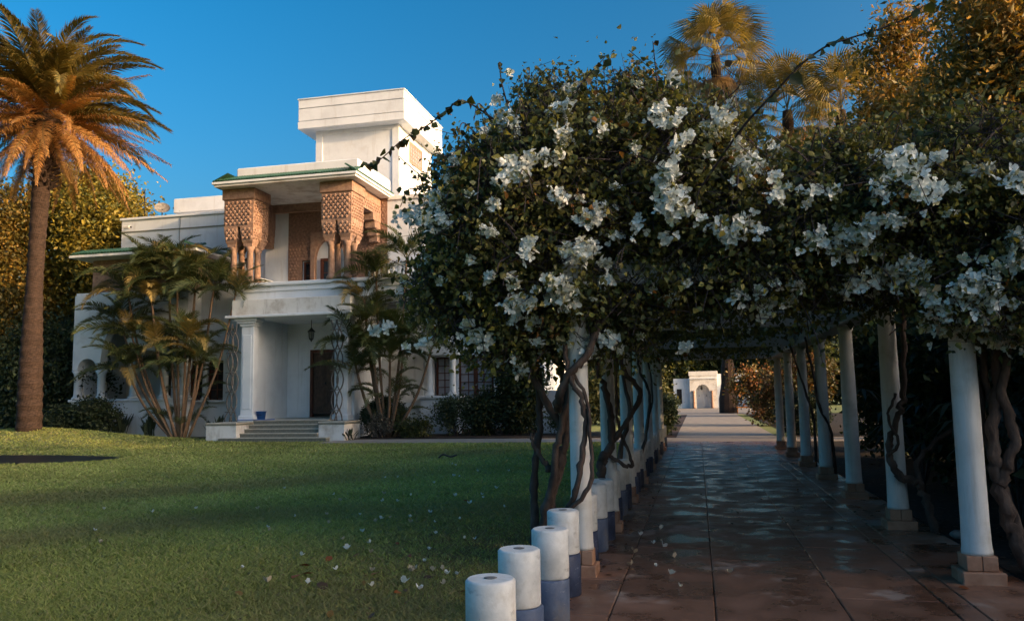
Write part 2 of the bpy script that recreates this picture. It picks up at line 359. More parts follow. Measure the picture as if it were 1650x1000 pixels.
# pale cross walk along the house front and planting beds
flat('house_walk', M['strip'], -13.2, 8, 26.62, 28.95, -.06, .02)
flat('side_walk', M['strip'], -27, -18.45, 29.0, 29.45, -.06, .02)
flat('house_bed', M['soil'], -13.2, -1.6, 28.96, 33.1, -.06, .05)
flat('bay_bed', M['soil'], -27, -18.45, 29.46, 30.6, -.06, .05)
flat('garden_bed', M['soil'], 2.505, 30, -8, 26.6, -.06, .016)
flat('far_bed', M['soil'], 3.2, 30, 29.0, 59.9, -.06, .016)
flat('left_bed', M['soil'], -60, -27.1, 27.5, 60, -.06, .03)
# shallow pond in the lawn
g = np.linspace(0, 2*math.pi, 49)[:-1]
pw = np.stack([-20.5+4.35*np.cos(g)*(1+.05*np.sin(3*g)), 19.75+1.75*np.sin(g)*(1+.06*np.cos(2*g)), np.full(48, -.016)], 1)
tag(link('pond', mesh_np('pond', np.vstack([pw, [[-20.5, 19.75, -.016]]]), [[i, (i+1) % 48, 48] for i in range(48)], M['water'])), kind='structure')

# grass blades (nobody could count them)
def grass():
    g = np.random.default_rng(11); n = 230000
    y = 4.2*(29/4.2)**g.random(n); x = -1.2-g.random(n)*(y*.98)
    x = np.where(y < 5.2, -1.2-g.random(n)*5.2, x)
    ok = ((x+20.5)/4.4)**2+((y-19.55)/1.9)**2 > 1
    ok &= ~((x > -13.3) & (y > 26.5)) & ~((x > -18.9) & (y > 27.5))
    x, y = x[ok], y[ok]; n = len(x); z = mound(x, y)
    d = np.hypot(x, y); clump = .5+.5*np.sin(x*5.3+2*np.sin(y*3.1))*np.sin(y*6.1+2*np.sin(x*2.7)); hgt = (.016+.022*g.random(n)+.016*clump)*(1+d*.012); wd = .0035+.00085*d
    a = g.random(n)*6.283; t = g.normal(size=(n, 2))*1.25
    p0 = np.stack([x-np.cos(a)*wd, y-np.sin(a)*wd, z-.004], 1); p1 = np.stack([x+np.cos(a)*wd, y+np.sin(a)*wd, z-.004], 1)
    p2 = np.stack([x+t[:, 0]*hgt, y+t[:, 1]*hgt, z+hgt], 1); V = np.stack([p0, p1, p2], 1).reshape(-1, 3)
    patch = .5+.5*np.sin(x*.9+np.sin(y*.7)*1.7)*np.sin(y*1.1+np.sin(x*.5)*2)
    c = pick([(.27, .31, .09), (.31, .34, .10), (.34, .345, .12), (.38, .33, .15)], n, [4, 4, 3, 1.2], g)
    dry = np.clip(1-np.hypot((x+2.2)/2.6, (y-8.2)/4.0), 0, 1)*(g.random(n) < .55)
    worn = np.clip(np.sin(x*.37+2*np.sin(y*.31))*np.sin(y*.53+1.5*np.sin(x*.44))-.45, 0, .5)*1.6
    c = c*(.86+.36*patch[:, None]); c = c*(1-worn[:, None]*.7)+np.array([.21, .17, .09])*worn[:, None]*.7; c = c*(1-dry[:, None])+np.array([.16, .125, .075])*dry[:, None]
    return tag(link('grass', mesh_np('grass', V, np.arange(3*n).reshape(-1, 3), M['grass'], np.repeat(c, 3, 0))), 'short green lawn grass in front of the villa', 'grass', kind='stuff')
grass()

# ================================================================== VILLA
villa = thing('villa', 'white two-storey villa with carved terracotta loggia, green tiled eave and square roof tower', 'house', (-16, 31, 0))
def V_(name, mat, *a, b=0, parent=None, kind=None): return MB().box(*a, b).build(name, M[mat], parent or villa, kind)
def arch_wall(name, mat, x0, x1, z0, z1, y0, y1, ops, parent=villa):
    """wall strip whose underside follows arched openings ops=(centre, half width, spring height, point)"""
    xs = {x0, x1}
    for c, hw, zs, pt in ops:
        for k in range(17): xs.add(c-hw*math.cos(math.pi*k/16))
    xs = sorted(xs); b = MB()
    def zb(x, side):
        for c, hw, zs, pt in ops:
            if c-hw-1e-6 <= x <= c+hw+1e-6:
                if abs(abs(x-c)-hw) < 1e-6 and ((side < 0) == (x < c)): continue
                return zs+pt*math.sqrt(max(0, 1-((x-c)/hw)**2))
        return z0
    for a, c in zip(xs[:-1], xs[1:]):
        za, zc = zb(a, 1), zb(c, -1)
        v = [(a, y0, za), (c, y0, zc), (c, y0, z1), (a, y0, z1), (a, y1, za), (c, y1, zc), (c, y1, z1), (a, y1, z1)]
        b.add(v, [[0, 1, 2, 3], [5, 4, 7, 6], [4, 5, 1, 0], [3, 2, 6, 7]])
    for x, f in ((x0, 1), (x1, 0)): b.add([(x, y0, z0), (x, y0, z1), (x, y1, z1), (x, y1, z0)], [[0, 1, 2, 3] if f else [3, 2, 1, 0]])
    # jambs of solid piers
    for c, hw, zs, pt in ops:
        for sx in (-1, 1):
            x = c+sx*hw; b.add([(x, y0, z0), (x, y0, zs), (x, y1, zs), (x, y1, z0)], [[0, 1, 2, 3]])
    return b.build(name, M[mat], parent)
def window(x0, x1, z0, z1, y, nx, nz, pane='curtain', fr=.07, parent=None):
    """wooden casement with separate panes, front face at y"""
    fb = MB(); fb.box(x0, x0+fr, y, y+.09, z0, z1); fb.box(x1-fr, x1, y, y+.09, z0, z1)
    fb.box(x0+fr, x1-fr, y+.002, y+.088, z0, z0+fr); fb.box(x0+fr, x1-fr, y+.002, y+.088, z1-fr, z1)
    wdw = fb.build('window', M['wood'], parent or villa); wx = (x1-x0-2*fr)/nx; wz = (z1-z0-2*fr)/nz; mb = MB()
    for i in range(1, nx): mb.box(x0+fr+i*wx-.018, x0+fr+i*wx+.018, y+.02, y+.07, z0+fr, z1-fr)
    for k in range(1, nz): mb.box(x0+fr, x1-fr, y+.022, y+.068, z0+fr+k*wz-.018, z0+fr+k*wz+.018)
    if mb.v: mb.build('glazing_bars', M['wood'], wdw)
    for i in range(nx):
        for k in range(nz):
            MB().box(x0+fr+i*wx+.018, x0+fr+(i+1)*wx-.018, y+.045, y+.052, z0+fr+k*wz+.018, z0+fr+(k+1)*wz-.018).build('pane', M[pane], wdw)
    return wdw
def small_column(x, y, z0, z1, r=.14, mat='plaster', name='column'):
    h = z1-z0; b = MB().lathe(x, y, [(r*1.5, z0), (r*1.5, z0+.07), (r*1.12, z0+.12), (r, z0+.18), (r*.94, z1-.24), (r*1.1, z1-.2), (r*1.05, z1-.16), (r*1.6, z1)], 20)
    return b.build(name, M[mat], villa)
# ---- ground floor walls
V_('wall', 'plaster', -22.6, -18.5, 31.45, 33.0, .0, 1.58); V_('wall', 'plaster', -22.6, -18.5, 31.45, 33.0, 3.32, 6.9)
V_('wall', 'plaster', -20.05, -18.5, 31.45, 33.0, 1.58, 3.32); V_('wall', 'plaster', -22.6, -21.75, 31.45, 33.0, 1.58, 3.32)
window(-21.75, -20.95, 1.58, 3.32, 31.62, 2, 4, 'dark'); window(-20.85, -20.05, 1.58, 3.32, 31.62, 2, 4, 'dark')
small_column(-20.9, 31.42, 1.6, 3.3, .12); V_('window_sill', 'plaster', -21.95, -19.85, 31.2, 31.448, 1.5, 1.6, b=.015)
arch_wall('window_hood', 'plaster', -22.0, -19.8, 3.3, 4.2, 31.3, 31.448, [(-21.4, .45, 3.3, .45), (-20.4, .45, 3.3, .45)])
V_('wall', 'plaster', -18.5, -17.62, 30.0, 33.0, .72, 5.6)
V_('back_wall', 'plaster', -17.62, -16.55, 32.6, 33.0, .78, 5.6); V_('back_wall', 'plaster', -16.55, -15.1, 32.6, 33.0, 3.72, 5.6); V_('back_wall', 'plaster', -15.1, -13.9, 32.6, 33.0, .78, 5.6)
V_('wall_panel', 'plaster', -17.55, -17.08, 32.57, 32.598, .95, 4.4, b=.01); V_('wall_panel', 'plaster', -17.05, -16.62, 32.57, 32.598, .95, 4.4, b=.01)
b = MB()
for k in range(22):
    for q in range(3): b.box(-16.98+q*.11, -16.9+q*.11, 32.555, 32.569, 1.25+k*.125+.03*(q % 2), 1.33+k*.125+.03*(q % 2))
b.build('relief_carving', M['plaster'], villa, 'stuff')
dr = V_('door', 'doorwood', -16.42, -15.22, 32.7, 32.78, .92, 3.58)
fb = MB(); fb.box(-16.545, -16.425, 32.62, 32.8, .8, 3.715); fb.box(-15.215, -15.105, 32.62, 32.8, .8, 3.715); fb.box(-16.425, -15.215, 32.623, 32.797, 3.585, 3.715); fb.build('door_frame', M['wood'], dr)
for zz in (1.05, 2.4): MB().box(-16.3, -15.86, 32.675, 32.699, zz, zz+1.05, .012).build('door_panel', M['doorwood'], dr); MB().box(-15.78, -15.34, 32.675, 32.699, zz, zz+1.05, .012).build('door_panel', M['doorwood'], dr)
MB().lathe(-15.82, 32.64, [(.03, 2.2), (.045, 2.23), (.045, 2.27), (.03, 2.3)], 10).build('handle', M['iron'], dr)
# porch piers, canopy, balcony
for x0 in (-18.05, -13.95):
    pb = MB().box(x0, x0+.56, 29.55, 29.998, .72, 4.55, .02); pb.box(x0-.06, x0+.62, 29.48, 29.997, .72, .95, .02); pb.box(x0+.09, x0+.47, 29.52, 29.549, 1.2, 4.2, .01); p = pb.build('porch_pier', M['plaster'], villa)
    cb = MB(); cb.box(x0-.05, x0+.61, 29.49, 29.996, 4.551, 4.66, .015); cb.box(x0-.14, x0+.70, 29.42, 29.995, 4.661, 4.76, .015); cb.box(x0-.24, x0+.8, 29.34, 29.994, 4.761, 4.868, .015); cb.build('capital', M['plaster'], p)
V_('wall', 'plaster', -13.95, -13.3, 30.0, 33.0, .0, 5.6)
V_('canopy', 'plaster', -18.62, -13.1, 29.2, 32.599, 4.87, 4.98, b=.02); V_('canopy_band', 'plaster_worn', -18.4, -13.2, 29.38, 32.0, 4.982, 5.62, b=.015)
V_('balcony_wall', 'plaster', -18.62, -9.0, 29.82, 33.0, 5.62, 6.2); V_('balcony_ledge', 'plaster', -18.75, -6.1, 29.68, 33.0, 5.9, 5.99, b=.02) if 0 else None
V_('balcony_coping', 'plaster', -18.72, -8.9, 29.72, 33.0, 6.202, 6.36, b=.03); V_('balcony_moulding', 'plaster', -18.68, -8.95, 29.77, 29.818, 5.98, 6.06, b=.01)
for k in range(18):
    MB().lathe(-12.6+k*.2, 29.9, [(.04, 6.362), (.06, 6.45), (.035, 6.55), (.05, 6.66), (.04, 6.78)], 8).build('baluster', M['plaster'], villa)
V_('balcony_rail', 'plaster', -12.75, -8.95, 29.8, 30.0, 6.782, 6.87, b=.015)
# steps
STEPS = [(-17.82, -13.4, 27.7), (-17.1, -13.9, 28.02), (-17.1, -13.9, 28.34), (-17.1, -13.9, 28.66), (-17.1, -13.9, 28.98)]
for k, (x0, x1, y) in enumerate(STEPS):
    s = V_('step', 'darktile', x0, x1, y, 29.55 if k else 28.02, .002+.154*k, .154*k+.118); MB().box(x0-.015, x1+.015, y-.03, 29.55 if k else 28.02, .154*k+.119, .154*(k+1), .01).build('tread', M['stone'], s)
V_('landing', 'stone', -17.62, -13.95, 29.551, 32.6, .0, .775)
for x0, x1, y0 in ((-18.4, -17.12, 27.78), (-13.88, -12.85, 28.1)):
    ck = V_('stair_wall', 'plaster_worn', x0, x1, y0, 29.54, 0, .62); MB().box(x0-.03, x1+.03, y0-.03, 29.54, .622, .67, .01).build('tile_band', M['darktile'], ck); MB().box(x0-.02, x1+.02, y0-.02, 29.54, .671, .72, .01).build('coping', M['stone'], ck)
# ---- loggia
V_('wall', 'plaster', -18.9, -17.75, 32.8, 33.1, 6.36, 10.3)
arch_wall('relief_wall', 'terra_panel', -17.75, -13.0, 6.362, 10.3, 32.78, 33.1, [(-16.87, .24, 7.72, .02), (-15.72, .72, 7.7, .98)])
b = MB()
for r in range(26):
    for q in range(31):
        x = -17.66+q*.15+(.075 if r % 2 else 0); z = 6.5+r*.145
        if abs(x+16.87) < .36 and z < 7.86 or abs(x+15.72) < .82 and z < 8.8 or x > -13.1: continue
        b.add([(x-.055, 32.779, z), (x, 32.779, z-.065), (x+.055, 32.779, z), (x, 32.779, z+.065), (x, 32.745, z)], [[0, 1, 4], [1, 2, 4], [2, 3, 4], [3, 0, 4]])
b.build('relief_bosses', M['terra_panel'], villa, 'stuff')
arch_wall('arch_trim', 'terra', -16.62, -14.82, 6.362, 8.98, 32.70, 32.775, [(-15.72, .72, 7.7, .98)])
V_('niche_wall', 'plaster', -16.44, -15.0, 32.95, 33.12, 6.362, 8.7); window(-16.2, -15.25, 6.5, 7.8, 32.84, 2, 2, 'dark', .12)
V_('niche_wall', 'plaster', -17.12, -16.62, 32.95, 33.12, 6.362, 7.8); window(-17.0, -16.66, 6.45, 7.68, 32.84, 1, 2, 'dark', .07)
V_('wall', 'plaster', -13.0, -8.0, 32.8, 33.1, 6.36, 10.2)
def bosses(face, a0, a1, z0, z1, c, sgn, st=.2, pr=.06):
    """staggered raised lozenges on a face: 'y' front at y=c, 'x' side at x=c"""
    b = MB(); r = 0; z = z0+st*.5
    while z < z1-st*.2:
        a = a0+st*.5+(st*.5 if r % 2 else 0)
        while a < a1-st*.35:
            h = st*.42
            def P(u, w, o): return (u, c+sgn*o, w) if face == 'y' else (c+sgn*o, u, w)
            base = [P(a-h, z, 0), P(a, z-h*1.05, 0), P(a+h, z, 0), P(a, z+h*1.05, 0)]; mid = [P(a-h*.5, z, pr), P(a, z-h*.5, pr), P(a+h*.5, z, pr), P(a, z+h*.5, pr)]
            b.add(base+mid, [[0, 1, 5, 4], [1, 2, 6, 5], [2, 3, 7, 6], [3, 0, 4, 7], [4, 5, 6, 7]]); a += st
        z += st*.62; r += 1
    return b
def bracket(x0, x1):
    y0, y1 = 29.55, 30.75
    p = V_('carved_bracket', 'terra', x0, x1, y0, y1, 8.72, 9.86)
    MB().box(x0-.07, x1+.07, y0-.07, y1+.07, 9.861, 10.31, .02).build('bracket_head', M['terra'], p); MB().box(x0-.1, x1+.1, y0-.1, y1+.1, 9.8, 9.86, .01).build('bracket_moulding', M['terra'], p) if 0 else None
    bb = bosses('y', x0, x1, 8.75, 9.8, y0, -1); b2 = bosses('x', y0, y1, 8.75, 9.8, x1, 1); b3 = bosses('x', y0, y1, 8.75, 9.8, x0, -1)
    bb.add(b2.v, b2.f); bb.add(b3.v, b3.f); bb.build('bracket_carving', M['terra'], p, 'stuff')
    wx = (x1-x0)
    for cx in (x0+.3, x1-.3):
        for cy in (y0+.3, y1-.3):
            lv = []
            for z, hw in ((8.72, .3), (8.45, .285), (8.3, .26), (8.12, .25), (8.0, .2), (7.9, .19)): lv.append((z, hw))
            b = MB()
            for (za, ha), (zb_, hb) in zip(lv[:-1], lv[1:]):
                b.add([(cx-ha, cy-ha, za), (cx+ha, cy-ha, za), (cx+ha, cy+ha, za), (cx-ha, cy+ha, za), (cx-hb, cy-hb, zb_), (cx+hb, cy-hb, zb_), (cx+hb, cy+hb, zb_), (cx-hb, cy+hb, zb_)], [[0, 4, 5, 1], [1, 5, 6, 2], [2, 6, 7, 3], [3, 7, 4, 0]])
            b2 = bosses('y', cx-.28, cx+.28, 8.15, 8.7, cy-.275, -1, .19, .05); b.add(b2.v, b2.f)
            b2 = bosses('x', cy-.28, cy+.28, 8.15, 8.7, cx+.275, 1, .19, .05); b.add(b2.v, b2.f)
            b.build('pendant', M['terra'], p)
            MB().lathe(cx, cy, [(.2, 6.362), (.2, 6.46), (.15, 6.52), (.135, 6.6), (.125, 7.7), (.16, 7.74), (.15, 7.78), (.21, 7.9)], 18).build('loggia_column', M['terra'], p)
bracket(-18.95, -17.6); bracket(-14.55, -13.25)
for x0, x1, sg in ((-18.9, -18.4, -1), (-13.8, -13.3, 1)):
    l = V_('side_lintel', 'terra', x0, x1, 30.83, 32.779, 9.5, 10.3); bb = bosses('x', 30.85, 32.7, 9.55, 10.0, x1 if sg > 0 else x0, sg, .2, .05); bb.build('lintel_carving', M['terra'], l, 'stuff')
    c = MB(); xi = x0 if sg > 0 else x1-.0
    for k, (yy, z) in enumerate(((31.9, 9.2), (32.15, 8.9), (32.35, 8.6), (32.5, 8.35))): c.box(x0+.02*k, x1-.02*k, yy, 32.778, z, z+.299)
    c.build('corbel', M['terra'], l)
V_('lintel_back', 'terra', -18.39, -13.81, 32.55, 32.779, 9.95, 10.3)
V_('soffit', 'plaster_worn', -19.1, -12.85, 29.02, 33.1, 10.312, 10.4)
b = MB(); b.box(-19.18, -12.78, 28.95, 33.1, 10.402, 10.5, .01); ef = b.build('eave', M['plaster'], villa)
def tile_slope(name, parent, p0, p1, up, n, r=.055):
    """row of half-round tiles from eave line p0-p1 running up the slope vector"""
    b = MB(); p0 = np.array(p0); p1 = np.array(p1); up = np.array(up); st = (p1-p0)/n; nl = np.linalg.norm(st); sd = st/nl; nr = np.cross(sd, up); nr = nr/np.linalg.norm(nr); nr = nr*np.sign(nr[2])
    for i in range(n):
        o = p0+st*(i+.5); ring = []
        for k in range(7):
            a = math.pi*k/6; ring.append(-sd*nl*.5*math.cos(a)+nr*(r*1.25*math.sin(a)))
        v = [o+q for q in ring]+[o+q+up for q in ring]; b.add(v, [[k, k+1, k+8, k+7] for k in range(6)], True); b.add([o+q for q in ring], [[6, 5, 4, 3, 2, 1, 0]])
        dv = [o+st*.5-sd*nl*.5+q for q in (np.zeros(3),)]
    return b.build(name, M['greentile'], parent, 'stuff')
tile_slope('roof_tiles', ef, (-19.15, 28.97, 10.51), (-12.8, 28.97, 10.51), (0, .62, .3), 54)
tile_slope('roof_tiles', ef, (-12.8, 28.97, 10.51), (-12.8, 33.0, 10.51), (-.5, 0, .3), 34)
tile_slope('roof_tiles', ef, (-19.15, 33.0, 10.51), (-19.15, 28.97, 10.51), (.7, 0, .3), 34)
V_('roof_slope', 'greentile', -18.5, -13.25, 29.5, 33.1, 10.502, 10.79)
V_('parapet', 'plaster', -18.42, -12.98, 29.58, 33.12, 10.6, 11.2, b=.04)
# ---- upper wing, string course, roof slab, tower
V_('upper_wall', 'plaster', -26.6, -18.91, 32.95, 40, 6.9, 10.2); V_('wall_coping', 'plaster', -26.68, -18.92, 32.87, 40, 10.202, 10.32, b=.02); V_('string_course', 'darktile', -26.62, -18.93, 32.915, 32.949, 9.62, 9.665)
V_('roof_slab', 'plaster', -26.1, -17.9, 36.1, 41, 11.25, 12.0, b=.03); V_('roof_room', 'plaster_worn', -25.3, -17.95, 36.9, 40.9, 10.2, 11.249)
V_('upper_wall', 'plaster', -13.0, -6.5, 33.101, 40, 6.37, 10.2); V_('wall_coping', 'plaster_worn', -12.97, -6.4, 32.72, 40, 10.202, 10.4, b=.02)
tw = V_('tower', 'plaster', -17.8, -13.55, 35.6, 40.4, 9.0, 14.659)
for x0, x1, y0, y1 in ((-17.84, -17.5, 35.56, 35.9), (-13.85, -13.51, 35.56, 35.9), (-13.85, -13.51, 40.1, 40.44)): MB().box(x0, x1, y0, y1, 10, 14.658).build('corner_pilaster', M['plaster'], tw)
MB().box(-17.72, -13.8, 35.57, 35.598, 14.45, 14.658).build('tower_moulding', M['plaster'], tw)
cn = MB()
for z0, z1, e in ((14.66, 15.02, -.02), (15.06, 15.66, 0), (15.70, 16.12, 0)): cn.box(-18.5+e, -13.03-e, 35.0+e, 40.85-e, z0, z1, .012)
cn.box(-18.43, -13.1, 35.07, 40.78, 15.021, 15.059); cn.box(-18.43, -13.1, 35.07, 40.78, 15.661, 15.699); cn.box(-18.55, -12.98, 34.95, 40.9, 16.121, 16.18, .015)
cn.build('tower_cornice', M['plaster'], tw)
gr = MB(); gr.box(-13.549, -13.52, 37.1, 39.0, 13.2, 13.28); gr.box(-13.549, -13.52, 37.1, 39.0, 14.2, 14.3); gr.box(-13.549, -13.521, 37.1, 37.18, 13.281, 14.199); gr.box(-13.549, -13.521, 38.92, 39.0, 13.281, 14.199)
gw = gr.build('tower_grille', M['terra'], tw); MB().box(-13.549, -13.54, 37.18, 38.92, 13.28, 14.2).build('grille_back', M['curtain'], gw)
b = MB()
for k in range(7):
    for q in range(5): y = 37.3+k*.25; z = 13.37+q*.19; b.box(-13.54, -13.525, y-.02, y+.02, z-.09, z+.09); b.box(-13.539, -13.526, y-.11, y+.11, z-.02, z+.02)
b.build('grille_bars', M['terra'], gw)
# ---- left bay with arched openings
arch_wall('bay_wall', 'plaster', -26.9, -21.2, 3.0, 6.3, 30.5, 30.9, [(-26.15, .5, 3.0, .5), (-24.75, .75, 3.0, 1.9), (-23.1, .7, 3.0, .8), (-21.9, .4, 3.0, .5)])
V_('bay_parapet', 'plaster', -26.9, -21.2, 30.5, 30.9, 0, 1.6); V_('bay_sill', 'plaster', -27.0, -21.1, 30.4, 31.0, 1.602, 1.72, b=.02)
for x in (-26.75, -25.55, -23.9, -22.4, -21.4): small_column(x, 30.7, 1.722, 2.98, .17)
V_('bay_end_wall', 'plaster', -26.9, -26.6, 30.901, 34, 0, 6.3); V_('bay_room', 'plaster_worn', -26.59, -22.6, 33.6, 33.9, 0, 6.3); V_('bay_side_wall', 'plaster', -22.6, -21.2, 30.901, 33, 3.4, 6.9)
window(-24.6, -23.2, 1.75, 3.6, 33.5, 3, 4, 'dark'); V_('bay_roof', 'plaster', -26.88, -21.25, 30.55, 33, 6.301, 6.42)
V_('attic_wall', 'terra', -26.2, -20.9, 30.7, 32.949, 6.421, 7.88)
ev = V_('bay_eave', 'plaster', -26.7, -20.4, 29.8, 32.949, 7.89, 8.0, b=.01)
tile_slope('roof_tiles', ev, (-26.65, 29.82, 8.01), (-20.42, 29.82, 8.01), (0, .75, .28), 40, .07); tile_slope('roof_tiles', ev, (-20.42, 29.82, 8.01), (-20.42, 32.9, 8.01), (-.6, 0, .28), 22, .07)
V_('eave_core', 'greentile', -26.0, -21.05, 30.5, 32.949, 8.002, 8.27)
# ---- right ground floor with casement windows
V_('wall', 'plaster', -13.3, -10.95, 32.9, 33.4, 0, 5.62); V_('wall', 'plaster', -10.95, -8.3, 32.9, 33.4, 3.25, 5.62); V_('wall', 'plaster', -10.95, -8.3, 32.9, 33.4, 0, 1.4); V_('wall', 'plaster', -8.3, -6.2, 32.9, 33.4, 0, 5.62)
V_('wall_ledge', 'plaster', -13.29, -6.2, 32.78, 32.898, 1.1, 1.18, b=.015); V_('skirting', 'terra', -13.29, -6.2, 32.8, 32.898, .02, .22)
window(-10.86, -10.12, 1.6, 3.24, 33.0, 2, 5); window(-9.85, -8.36, 1.42, 3.24, 33.0, 4, 5)
V_('window_post', 'plaster', -10.11, -9.86, 32.98, 33.3, 1.4, 3.25); MB().box(-9.2, -9.02, 32.97, 32.998, 1.42, 3.24).build('mullion', M['wood'], villa)
V_('window_plinth', 'plaster', -11.3, -9.7, 32.2, 32.898, .0, 1.5); V_('window_shelf', 'plaster', -11.5, -9.5, 32.08, 32.897, 1.502, 1.62, b=.02)
for x in (-11.0, -9.98): small_column(x, 32.5, 1.622, 3.3, .13)
V_('window_lintel', 'plaster', -11.3, -9.7, 32.3, 32.896, 3.302, 3.7, b=.02)
V_('wall_panel', 'plaster_worn', -13.0, -11.4, 32.86, 32.897, 1.35, 4.2, b=.01)
V_('wall_vent', 'terra', -26.35, -26.2, 32.93, 32.949, 8.0, 8.1) if 0 else None
V_('terrace_wall', 'plaster', -6.19, -4.6, 32.2, 33.2, 0, 1.75); V_('house_body', 'plaster', -22.5, -6.3, 33.45, 40, 0, 6.36)

# things on and by the villa
def lantern(name, label, x, y, ztop, hook=False):
    t = thing(name, label, 'lantern', (x, y, ztop-.9))
    if hook:
        c = [(x+.0, y+.32, ztop-.25), (x, y+.2, ztop-.02), (x, y+.06, ztop+.05), (x, y-.06, ztop-.04), (x, y-.02, ztop-.14), (x, y+.03, ztop-.1), (x, y, ztop-.2)]
        MB().tube(spline(c, 5), .016, 6).build('bracket_arm', M['iron'], t); zc = ztop-.2
    else:
        MB().tube([(x, y, ztop), (x, y, ztop-.36)], .014, 6).build('chain', M['iron'], t); zc = ztop-.34
    MB().lathe(x, y, [(.02, zc+.02), (.05, zc-.02), (.17, zc-.14), (.19, zc-.16), (.15, zc-.17)], 6, False).build('lantern_cap', M['iron'], t)
    MB().lathe(x, y, [(.125, zc-.175), (.09, zc-.44)], 6, False).build('lamp_glass', M['lampglass'], t)
    b = MB()
    for k in range(6): a = k*math.pi/3; b.tube([(x+.13*math.cos(a), y+.13*math.sin(a), zc-.17), (x+.094*math.cos(a), y+.094*math.sin(a), zc-.45)], .012, 4)
    b.lathe(x, y, [(.1, zc-.445), (.1, zc-.47), (.04, zc-.52), (.015, zc-.58)], 6, False); b.build('lantern_frame', M['iron'], t)
lantern('hanging_lantern', 'black iron lantern hanging under the porch canopy before the door', -15.68, 31.0, 4.868)
lantern('wall_lantern', 'black iron scroll lantern on the loggia between the left carved columns', -18.16, 30.15, 7.75, True)
def trellis(label, x, y):
    t = thing('trellis', label, 'trellis', (x, y, .72))
    for s in (-1, 1):
        for ph in (0, 1):
            pts = []; rad = []
            for k in range(0, 45):
                u = k/44; z = .72+u*3.95; wv = math.cos(u*math.pi*5.0+ph*math.pi)
                pts.append((x+.27*(1-.15*u)*math.copysign(abs(wv)**.8, wv)*s*.5+s*.11+.06*math.sin(u*3), y+.03*s*(1-2*ph), z))
            MB().tube(pts, .028, 6).build('twisted_stem', M['lattice'], t)
    for k in range(5):
        z = 1.1+k*.79; MB().tube([(x-.22, y-.06, z), (x+.22, y-.06, z+.03)], .016, 5).build('tie', M['lattice'], t)
trellis('grey twisted stem trellis standing left of the porch beside the window', -18.42, 29.47)
trellis('grey twisted stem trellis standing right of the porch behind the palm clump', -13.75, 29.3)
bk = thing('bucket', 'blue plastic bucket standing on the porch landing by the left pier', 'bucket', (-17.3, 29.9, .776))
MB().lathe(-17.3, 29.9, [(.15, .78), (.19, 1.08), (.215, 1.085), (.215, 1.11), (.19, 1.105), (.15, .82)], 18).build('pail', M['bucket'], bk)
MB().tube(spline([(-17.5, 29.9, 1.09), (-17.42, 29.78, .99), (-17.3, 29.72, .95), (-17.18, 29.78, .99), (-17.1, 29.9, 1.09)], 4), .01, 5).build('handle', M['iron'], bk)
hs = MB().tube(spline([(-17.75, 28.9, .80), (-17.4, 28.93, .795), (-16.9, 28.95, .80), (-16.5, 28.99, .797), (-16.2, 29.0, .80)], 4), .02, 6).build('hose', M['bucket']); tag(hs, 'short blue hose lying along the top step', 'hose')
sc = thing('security_camera', 'small white security camera high on the left corner of the upper wall', 'camera', (-26.1, 32.85, 9.75))
MB().box(-26.2, -25.85, 32.5, 32.66, 9.72, 9.86, .03).build('camera_body', M['paint'], sc); MB().tube([(-26.0, 32.86, 9.86), (-26.0, 32.7, 9.86), (-26.0, 32.6, 9.82)], .02, 6).build('bracket_arm', M['paint'], sc); MB().lathe(-25.82, 32.58, [(.05, 9.76), (.05, 9.82)], 10).build('lens_ring', M['iron'], sc)
an = thing('aerial', 'thin roof aerial mast rising above the left wing', 'aerial', (-26.2, 34, 10.3)); MB().tube([(-26.2, 34, 10.25), (-26.2, 34, 12.0)], .02, 6).build('mast', M['iron'], an)
b = MB()
for k in range(2): b.tube([(-26.32, 34, 11.5+k*.28), (-26.08, 34, 11.5+k*.28)], .008, 4)
b.build('antenna_rods', M['iron'], an)
ds = thing('satellite_dish', 'grey satellite dish tilted on the left wing roof', 'dish', (-25.2, 34, 10.3)); b = MB().lathe(0, 0, [(.02, 0), (.18, .03), (.3, .085), (.36, .14)], 20, caps=False)
do = link('dish_bowl', b.mesh('dish_bowl', M['pebble']), ds, (0, 0, .6)); do.rotation_euler = (R_(55), 0, R_(35)); MB().tube([(-25.2, 34, 10.3), (-25.2, 34, 10.92)], .03, 6).build('dish_post', M['iron'], ds)
cb = MB().tube([(-23.4, 32.93, 10.2), (-23.45, 32.93, 9.4), (-23.42, 32.93, 8.3)], .012, 4).build('wall_cable', M['iron']); tag(cb, 'thin dark cable running down the upper left wall', 'cable')

# ================================================================== PERGOLA AND BOLLARDS
RX, LXC = 2.13, -1.02
RY = [7.29+2.62*i for i in range(7)]; LY = [7.08, 9.38, 11.85, 14.3, 17.0, 19.6, 22.4]
perg = thing('pergola', 'white garden pergola of round columns carrying painted beams over the path', 'pergola', (.55, 15, 0))
PLH = [(.175, 0), (.175, .10)]
def column(x, y, big=True):
    q = .93 if big else .80
    c = MB().lathe(x, y, [(r*q, z) for r, z in ((.122, .235), (.122, .262), (.118, .285), (.112, .5), (.108, 1.6), (.098, 2.40), (.115, 2.42), (.118, 2.47))], 28).build('column', M['paint'], perg)
    e = .158 if big else .13; yy = [(-e, 0), (0, e)]
    for a0, a1 in yy: MB().box(x-e, x+e, y+a0+.002, y+a1-.002, .0, .115, .008).build('plinth_tile', M['plinth'], c)
    w_ = .116 if big else .1
    for a0, a1 in ((-w_, 0), (0, w_)): MB().box(x+a0+.002, x+a1-.002, y-w_, y+w_, .117, .234, .006).build('plinth_tile', M['plinth'], c)
    return c
for y in RY: column(RX, y)
for y in LY: column(LXC, y, False)
